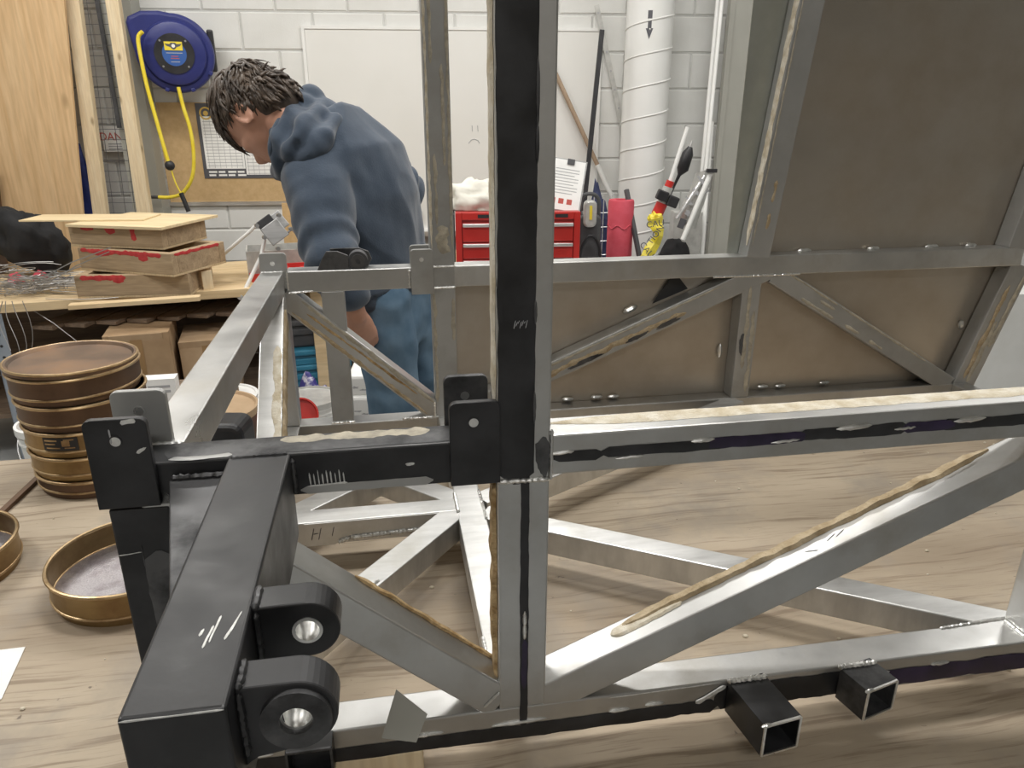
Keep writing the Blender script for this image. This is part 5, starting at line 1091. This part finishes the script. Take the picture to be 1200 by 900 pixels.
zt_ = c.z; B().lathe([(.0005, 0), (.058, 0), (.064, .006), (.064, .02), (.058, .02), (.056, .008), (.0005, .006)], n=36, c=(-.05, -.03, zt_), m=Matrix.Rotation(R(60), 3, 'X') @ Matrix.Rotation(R(20), 3, 'Y')).build('lid_disc', MT['red_bin'], rl_, smooth=True)
B().cyl((-.05, .03, 0), (-.05, .03, zt_ - .06), .07, n=24).build('stand', MT['white_plastic'], rl_, smooth=True)
for k, (px0, px1, pt, pb, D, lb) in enumerate(((406, 441, 441, 466, 2.62, 'upper white foam block stacked behind the rear truss'), (408, 450, 466, 494, 2.60, 'lower white foam block stacked behind the rear truss'))):
    a, b_ = at(px0, pt, D), at(px1, pt, D); zb = at(px0, pb, D).z; o = B().box(0, (b_ - a).length, 0, .22, 0 if k == 0 else -zb, a.z - zb).build('foam_block', MT['white_plastic'], loc=(a.x, D, zb + .0004), bevel=.012, rot=(0, 0, R(3))); tag(o, lb, 'foam block', 'white foam blocks')
    for j in range(3): blotch('scuff', o, (.03 + .03 * j, -.0003, .04 - .01 * j), X_, Z_, -Y_, .012, .004, 'ink_grey', 400 + j + k * 5, .0002, .9)
def tote(px, D, w_, d_, z0, h, mat, label, lid='blue_tote'):
    p = at(px, 420, D); t = empty('storage_tote', (p.x, p.y, z0), BROT); tag(t, label, 'tote', 'storage totes under the bench')
    B().box(-w_ / 2, w_ / 2, 0, d_, 0, h - .03).build('tote_body', MT[mat], t, bevel=.012); B().box(-w_ / 2 - .012, w_ / 2 + .012, -.014, d_ + .012, h - .0295, h).build('tote_lid', MT[lid], t, bevel=.008); B().box(-w_ / 2 + .03, w_ / 2 - .03, -.010, -.0005, h - .075, h - .045).build('ledge', MT[mat], t, bevel=.004)
tote(372, 3.46, .30, .30, .2205, .115, 'blue_tote', 'lower blue storage tote under the bench behind the truss'); tote(372, 3.46, .29, .30, .3365, .075, 'blue_tote', 'upper blue storage tote with pale lid under the bench behind the truss')
tote(368, 3.49, .24, .26, .4125, .14, 'dark_grey', 'dark grey bin on top of the blue totes under the bench', 'dark_grey')
c = at(366, 440, 3.15); blob('printed_bag', (c.x, c.y, 0), .11, .07, .27, 'bag_purple', 5.5, .2, 'purple and white printed plastic bag in front of the blue totes', 'bag', fs=1.6)
# tools at the right of the person's legs
for k, (px, py0, py1, D, mat, nm, lb) in enumerate(((497, 345, 368, 3.42, 'yellow', 'yellow_case', 'yellow tool case under the bench right of the person'), (499, 370, 405, 3.40, 'black', 'black_case', 'black tool case below the yellow one right of the person'), (503, 408, 455, 3.38, 'orange', 'orange_case', 'orange plastic case on the lower shelf right of the person'))):
    p = at(px, py0, D); zb = at(px, py1, D).z
    if k == 2: zb = .2205
    o = empty(nm, (p.x, p.y, zb + .0004)); tag(o, lb, 'tool case', 'tool cases under the bench')
    B().box(-.07, .07, 0, .2, 0, p.z - zb - .001).build('case_shell', MT[mat], o, bevel=.01); B().box(-.03, .03, -.012, -.0005, (p.z - zb) * .35, (p.z - zb) * .6).build('latch', MT['dark_grey' if k != 1 else 'yellow'], o, bevel=.003)
# ================================================================== the person
pr_ = empty('person', (at(452, 350, 1.95).x, 1.95, 0)); tag(pr_, 'person in slate blue hoodie and jeans bending over to the left, head down', 'person')
PB = pr_.location.copy()
def W_(px, py, D): return at(px, py, D) - PB
fwd = Vector((-.93, .36, 0)).normalized(); lft = Vector((0, 0, 1)).cross(fwd)
def loft(b, secs, n=28):
    vs = []; m = len(secs)
    for (c, u, v, ru, rv) in secs:
        c, u, v = Vector(c), Vector(u).normalized(), Vector(v).normalized()
        for k in range(n):
            a = 2 * math.pi * k / n; vs.append(c + u * (ru * math.cos(a)) + v * (rv * math.sin(a)))
    fs = [(i * n + k, i * n + (k + 1) % n, (i + 1) * n + (k + 1) % n, (i + 1) * n + k) for i in range(m - 1) for k in range(n)] + [tuple(range(n))[::-1], tuple(range((m - 1) * n, m * n))]
    b.add(vs, fs)
def limb(b, pts, rad, n=16):
    b.path(pts, rad, n)
    for p, r_ in zip(pts, rad): b.ball(p, r_ * .99, 1, 1, 1, 14, 10)
def organic(name, b, vox, it, mat, parent, deform=None):
    o = b.build(name, MT[mat], None); md = o.modifiers.new('r', 'REMESH'); md.mode = 'VOXEL'; md.voxel_size = vox
    if it: s_ = o.modifiers.new('s', 'SMOOTH'); s_.factor = .5; s_.iterations = it
    dg = bpy.context.evaluated_depsgraph_get(); dg.update(); me = bpy.data.meshes.new_from_object(o.evaluated_get(dg))
    bpy.data.objects.remove(o)
    if deform:
        nn = [v.normal.copy() for v in me.vertices]
        for v, q in zip(me.vertices, nn): v.co = deform(v.co.copy(), q)
    me.materials.clear(); me.materials.append(MT[mat]); me.polygons.foreach_set('use_smooth', [True] * len(me.polygons)); me.update()
    o = bpy.data.objects.new(name, me); COL.objects.link(o); o.parent = parent; return o

# ---- head frame
PHI = R(65); hf = (fwd + Vector((0, .10, 0))).normalized()
Ud = (hf * math.sin(PHI) + Z_ * math.cos(PHI)).normalized(); Fd = (hf * math.cos(PHI) - Z_ * math.sin(PHI)).normalized(); Sd = Ud.cross(Fd).normalized()
if Sd.y > 0: Sd = -Sd   # Sd points to the person's left = towards the camera
Hc = W_(303, 134, 1.88); HM = Matrix((Fd, Sd, Ud)).transposed()
HSC = .90
def hp(f, s, u): return Hc + (Fd * f + Sd * s + Ud * u) * HSC
Nk = W_(356, 160, 1.93)
body = B()
body.ball(hp(-.008, 0, .018), 1, .096, .076, .098, 32, 22, HM)           # cranium
body.ball(hp(.030, 0, -.030), 1, .062, .062, .075, 24, 16, HM)           # mid face
loft(body, [(hp(.030, 0, -.02), Sd, Fd, .062, .058), (hp(.032, 0, -.06), Sd, Fd, .056, .054), (hp(.040, 0, -.090), Sd, Fd, .042, .044), (hp(.050, 0, -.112), Sd, Fd, .024, .026)], 24)   # jaw to chin
body.ball(hp(.078, 0, -.105), .019, 1, 1.1, .8, 12, 8, HM)                # chin
body.ball(hp(.078, 0, .010), 1, .018, .050, .014, 16, 10, HM)             # brow
body.path([hp(.082, 0, .004), hp(.094, 0, -.018), hp(.110, 0, -.042), hp(.104, 0, -.050), hp(.085, 0, -.054)], [.009, .0105, .014, .013, .008], 12)   # nose
for s_ in (-1, 1):
    body.ball(hp(.097, s_ * .011, -.046), .0095, 1, 1, .9, 10, 8, HM)     # nostril wing
    body.ball(hp(.062, s_ * .036, -.030), .026, 1, 1, .9, 14, 10, HM)     # cheek
body.ball(hp(.088, 0, -.068), 1, .012, .024, .006, 14, 8, HM); body.ball(hp(.086, 0, -.079), 1, .013, .021, .007, 14, 8, HM)   # lips
for s_ in (-1, 1):   # ears
    e = hp(-.012, s_ * .076, -.022)
    body.ball(e, 1, .018, .006, .031, 14, 10, HM); 
    pts = [e + Fd * (.017 * math.cos(t)) + Ud * (.030 * math.sin(t)) + Sd * (s_ * .007) for t in [R(-60 + 30 * k) for k in range(9)]]; body.path(pts, .0048, 8)
limb(body, [hp(-.025, 0, -.030), hp(-.020, 0, -.085), Nk + Vector((0, 0, -.02))], [.052, .048, .055])
# trunk, legs, arms under the clothes
hem, wst, chs, upc, shl = W_(440, 338, 1.95), W_(430, 290, 1.95), W_(419, 235, 1.95), W_(405, 188, 1.95), W_(382, 158, 1.94)
def sec(c, ax, ru, rv): u = lft; v = ax.normalized().cross(u); return (c, u, v, ru, rv)
axs = [(wst - hem), (chs - hem), (upc - wst), (shl - chs), (Nk - upc)]
loft(body, [sec(hem, axs[0], .15, .10), sec(wst, axs[1], .14, .095), sec(chs, axs[2], .16, .105), sec(upc, axs[3], .165, .095), sec(shl, axs[4], .11, .07)])
SL_, SR_ = W_(370, 216, 1.79), upc - lft * .165 + Vector((-.03, 0, .01))
EL_, WL_ = W_(388, 306, 1.66), W_(417, 370, 1.71); HL_ = W_(424, 388, 1.735)
ER_, WRs = W_(468, 222, 2.20), W_(430, 290, 2.26); HRs = W_(412, 305, 2.25)
limb(body, [SL_, EL_, WL_], [.052, .040, .027]); limb(body, [SR_, ER_, WRs], [.052, .040, .027])
def hand(b, wr, hd, side, curl=.5):
    d = (hd - wr).normalized(); pn = side.normalized(); pn = (pn - d * pn.dot(d)).normalized(); ac = d.cross(pn)   # ac: across the palm
    loft(b, [(wr, ac, pn, .027, .020), (wr + d * .035, ac, pn, .036, .017), (wr + d * .078, ac, pn, .040, .014), (wr + d * .092, ac, pn, .037, .011)], 16)
    for k, (o_, L_) in enumerate(((-.029, .066), (-.010, .076), (.010, .071), (.028, .056))):
        p = wr + d * .080 + ac * o_; q = p + d * (L_ * .45) + pn * (.010 * curl) ; r_ = q + (d * (1 - .55 * curl) + pn * .8 * curl).normalized() * L_ * .32; s2 = r_ + (d * (1 - 1.1 * curl) + pn * 1.2 * curl).normalized() * L_ * .26
        b.path([p - d * .01, p, q, r_, s2], [.0095, .0095, .0088, .0082, .0066], 10); b.ball(s2, .0064, 1, 1, 1, 10, 8)
    t0 = wr + d * .028 - ac * .030; t1 = t0 + (d * .6 - ac * .65 + pn * .4).normalized() * .038; t2 = t1 + (d * .9 - ac * .15 + pn * .45).normalized() * .032
    b.path([t0, t1, t2], [.013, .0105, .0078], 10); b.ball(t2, .0076, 1, 1, 1, 10, 8)
hand(body, WL_, HL_, Vector((-.6, .8, 0))); hand(body, WRs, HRs, Vector((0, -1, .2)))
def leg_pts(s_):
    hip = W_(464, 352, 1.95) + lft * (.078 * s_); q = W_(486, 490, 1.95) + lft * (.085 * s_); d = (q - hip); k_ = hip + d * ((hip.z - .50) / -d.z); an = k_ + Vector((.03 * (1 if s_ > 0 else .2), 0, -.41)); return hip, k_, Vector((an.x, an.y, .09))
for s_ in (1, -1): h_, k_, a_ = leg_pts(s_); limb(body, [h_, k_, a_], [.062, .048, .036]); limb(body, [a_ + Vector((0, 0, -.045)), a_ + fwd * .12 + Vector((0, 0, -.055))], [.036, .028])
loft(body, [sec(hem + Vector((.045, 0, -.14)), axs[0], .11, .065), sec(hem + Vector((.015, 0, 0)), axs[0], .13, .09)])
organic('body', body, .0048, 4, 'skin', pr_)

# ---- hoodie
hd = B()
loft(hd, [sec(hem + Vector((.006, 0, -.035)), axs[0], .160, .112), sec(hem + Vector((.003, 0, .01)), axs[0], .176, .128), sec(wst, axs[1], .176, .132), sec(chs, axs[2], .186, .142), sec(upc, axs[3], .188, .130), sec(shl + Vector((.008, 0, -.004)), axs[4], .135, .092), sec(Nk + Vector((.012, 0, -.004)), axs[4], .080, .078)])
CU = EL_.lerp(WL_, .52)
limb(hd, [upc + lft * .09 + Vector((-.005, 0, .0)), SL_, SL_.lerp(EL_, .5), EL_, CU], [.092, .077, .070, .060, .048])
limb(hd, [upc - lft * .10, SR_, SR_.lerp(ER_, .5), ER_, ER_.lerp(WRs, .9)], [.082, .084, .070, .064, .048])
def folds(p, n):
    q = p + PB
    w1 = mnoise.noise(Vector((q.x * 9 + q.z * 4, q.y * 7, q.z * 3 - q.x * 2)))
    w2 = mnoise.noise(Vector((q.x * 20 + q.z * 13, q.y * 15, q.z * 9)))
    d = .011 * (1 - abs(w1) * 2.2) * .8 + .0035 * w2
    # bunching across the sleeve around the elbow and cuff
    e = (p - EL_).length; k = math.exp(-(e / .13) ** 2)
    ax = (EL_ - SL_).normalized(); s_ = (p - SL_).dot(ax)
    d += k * .0055 * math.sin(s_ * 95 + 5 * mnoise.noise(p * 9)) 
    e2 = (p - ER_).length; d += math.exp(-(e2 / .10) ** 2) * .009 * math.sin((p - SR_).dot((ER_ - SR_).normalized()) * 140 + 2 * mnoise.noise(p * 14))
    # drape lines running from shoulder to hem on the back
    if n.x > -.2: d += .006 * math.sin((p - chs).dot(Vector((.75, -.55, .35))) * 62 + 2.5 * mnoise.noise(p * 5)) * max(0, min(1, (1.42 - q.z) * 4))
    # hem rib
    if q.z < hem.z + .015: d -= .006
    return p + n * d
hood_o = organic('hoodie', hd, .0068, 7, 'hoodie', pr_, folds)
# ---- hood bunched round the neck
ho = B()
rim = [W_(369, 112, 1.97), W_(352, 122, 1.89), W_(338, 140, 1.82), W_(328, 160, 1.78), W_(326, 180, 1.775), W_(333, 196, 1.80), W_(330, 204, 1.90), W_(326, 196, 2.0), W_(336, 165, 2.07), W_(354, 130, 2.05), W_(369, 112, 1.97)]
ho.path(bez(rim, 70), .021, 12)
for (x, y, D, r_) in ((372, 126, 1.96, .034), (380, 140, 1.92, .050), (370, 148, 1.86, .048), (358, 156, 1.82, .045), (349, 170, 1.80, .042), (342, 184, 1.80, .038), (388, 150, 1.97, .055), (374, 138, 2.02, .05), (396, 158, 1.92, .042), (380, 162, 1.84, .036), (340, 160, 1.84, .05), (352, 136, 1.90, .055), (362, 122, 1.94, .045), (346, 148, 1.84, .048)): ho.ball(W_(x, y, D), r_, 1, 1, 1, 16, 12)
limb(ho, [W_(345, 196, 1.775), W_(362, 180, 1.755), W_(380, 160, 1.78), W_(392, 143, 1.85)], [.018, .026, .027, .018])
limb(ho, [W_(334, 184, 1.755), W_(346, 162, 1.745), W_(362, 142, 1.79), W_(376, 124, 1.90)], [.012, .018, .020, .016])
def hfold(p, n):
    q = p + PB; return p + n * (.005 * mnoise.noise(q * 16) + .004 * math.sin((q.x * .8 + q.z * .75) * 90 + 2.5 * mnoise.noise(q * 8)))
organic('hood', ho, .0055, 5, 'hoodie', pr_, hfold)
B().path([p + Vector((-.013, -.004, .004)) for p in bez(rim[:6], 44)], .0085, 10).build('hood_hem', MT['hoodie'], pr_, smooth=True)
# ---- jeans
je = B()
for s_ in (1, -1):
    h_, k_, a_ = leg_pts(s_); limb(je, [h_ + Vector((0, 0, .02)), h_.lerp(k_, .5), k_, k_.lerp(a_, .5), a_ + Vector((0, 0, -.03))], [.076, .072, .064, .062, .060])
loft(je, [sec(hem + Vector((.050, 0, -.15)), axs[0], .125, .072), sec(hem + Vector((.038, 0, -.08)), axs[0], .138, .088), sec(hem + Vector((.015, 0, -.005)), axs[0], .140, .098)])
def jfold(p, n):
    q = p + PB; d = .008 * (1 - 2.4 * abs(mnoise.noise(Vector((q.x * 7 + q.z * 6, q.y * 6, q.z * 8 - q.x * 5))))) * .7 + .003 * mnoise.noise(q * 26); return p + n * d
organic('jeans', je, .008, 5, 'denim', pr_, jfold)
for s_ in (1, -1):
    h_, k_, a_ = leg_pts(s_); sh = B(); g = Vector((a_.x, a_.y, 0))
    loft(sh, [(g - fwd * .06 + Z_ * .05, lft, Z_, .036, .048), (g + Z_ * .055, lft, Z_, .044, .055), (g + fwd * .10 + Z_ * .04, lft, Z_, .048, .038), (g + fwd * .19 + Z_ * .03, lft, Z_, .036, .026)], 18)
    organic('shoe', sh, .008, 4, 'black', pr_, lambda p, n: Vector((p.x, p.y, max(p.z, .001))))

# ---- hair: a cap plus many tapered locks
hr_ = B(); rnd = random.Random(11)
def cap_r(v):   # v in head frame (f, s, u)
    return Vector((v.x * .106 - .010, v.y * .087, v.z * .106 + .026))
vs = []; bb = B().ball((0, 0, 0), 1, 1, 1, 1, 44, 30)
for v in bb.v:
    v = Vector(v); q = cap_r(v); shrink = 1.0
    if v.x > .02 and v.z < .25: shrink = max(.70, 1 - (v.x - .02) * 1.5 * min(1, (.25 - v.z) * 3))
    if v.z < -.30 and v.x > -.35: shrink = min(shrink, max(.70, 1 - (-.30 - v.z) * 1.2))
    q = q * shrink * (1 + .03 * mnoise.noise(v * 5)); vs.append(hp(q.x, q.y, q.z))
cap = B(); cap.v = [tuple(v) for v in vs]; cap.f = list(bb.f)
cap.ball(hp(-.058, 0, -.030), 1, .064 * HSC, .070 * HSC, .072 * HSC, 28, 18, HM)
cp = cap.build('hair', MT['hair'], pr_); cp.data.polygons.foreach_set('use_smooth', [True] * len(cp.data.polygons))
crown = Vector((-.55, .1, .83)).normalized(); grav = HM.transposed() @ Vector((0, 0, -1))
lk = B()
for k in range(1150):
    v = Vector((rnd.gauss(0, 1), rnd.gauss(0, 1), rnd.gauss(0, 1))).normalized()
    if v.z < -.80 or (v.x > .22 and v.z < .30) or (v.x > -.25 and v.z < -.12): continue
    tang = (v - crown * 1.0); tang = (tang - v * tang.dot(v))
    if tang.length < .05: tang = Vector((rnd.random() - .5, rnd.random() - .5, 0))
    tang = (tang.normalized() + Vector((rnd.gauss(0, .28), rnd.gauss(0, .28), rnd.gauss(0, .28))) + grav * .30).normalized()
    st = rnd.uniform(.012, .019); n = 6; q = cap_r(v) * rnd.uniform(.97, 1.03); pts = []; d = tang.copy(); wv = rnd.uniform(0, 6.28); amp = rnd.uniform(.15, .6); ax = v.cross(d).normalized()
    if v.x > .35: n = 6
    if v.x < .45 and v.z < .55: n = 5
    if v.z < .10 and v.x < .45: n = 3
    for i in range(n):
        pts.append(hp(q.x, q.y, q.z)); c0 = (q - Vector((-.010, 0, .026))); nr = Vector((c0.x / .106 ** 2, c0.y / .087 ** 2, c0.z / .106 ** 2)).normalized()
        d = d - nr * d.dot(nr) + nr * rnd.uniform(-.06, .24); d = (d.normalized() + grav * .05 + ax * (amp * math.sin(wv + i * 1.3))).normalized(); q = q + d * st
    r0 = rnd.uniform(.0032, .0062); lk.path(pts, [r0 * (1 - (i / (n - 1)) ** 1.6 * .88) for i in range(n)], 6)
nd = HM.transposed() @ (Nk - hp(-.05, 0, -.02)).normalized()
for k in range(360):
    v = Vector((rnd.gauss(-.5, .7), rnd.gauss(0, 1), rnd.gauss(0, .9))).normalized()
    q = Vector((-.058 + v.x * .064, v.y * .070, -.030 + v.z * .072)) * 1.01; d = nd - v * nd.dot(v)
    if v.x > .15 or d.length < .2 or v.z < -.75: continue
    d = (d.normalized() + Vector((rnd.gauss(0, .3), rnd.gauss(0, .3), rnd.gauss(0, .3)))).normalized(); pts = []
    for i in range(4):
        pts.append(hp(q.x, q.y, q.z)); q = q + d * rnd.uniform(.008, .012); d = (d + v * rnd.uniform(-.5, 0)).normalized()
    r0 = rnd.uniform(.003, .0055); lk.path(pts, [r0, r0 * .95, r0 * .7, r0 * .15], 6)
o = lk.build('hair_locks', MT['hair'], cp, fixn=False); o.data.polygons.foreach_set('use_smooth', [True] * len(o.data.polygons)); o['kind'] = 'stuff'
# eyes and brows (mostly hidden below the fringe)
for s_ in (-1, 1):
    B().ball(hp(.074, s_ * .031, -.008), .0115, 1, 1, 1, 14, 10).build('eye', MT['white_plastic'], pr_, smooth=True)
    B().path([hp(.086 - .004 * abs(k), s_ * (.031 + k * .009), .012 + .002 * (1 - abs(k))) for k in (-1.6, -.8, 0, .8, 1.6)], .0035, 6).build('eyebrow', MT['hair'], pr_, smooth=True)
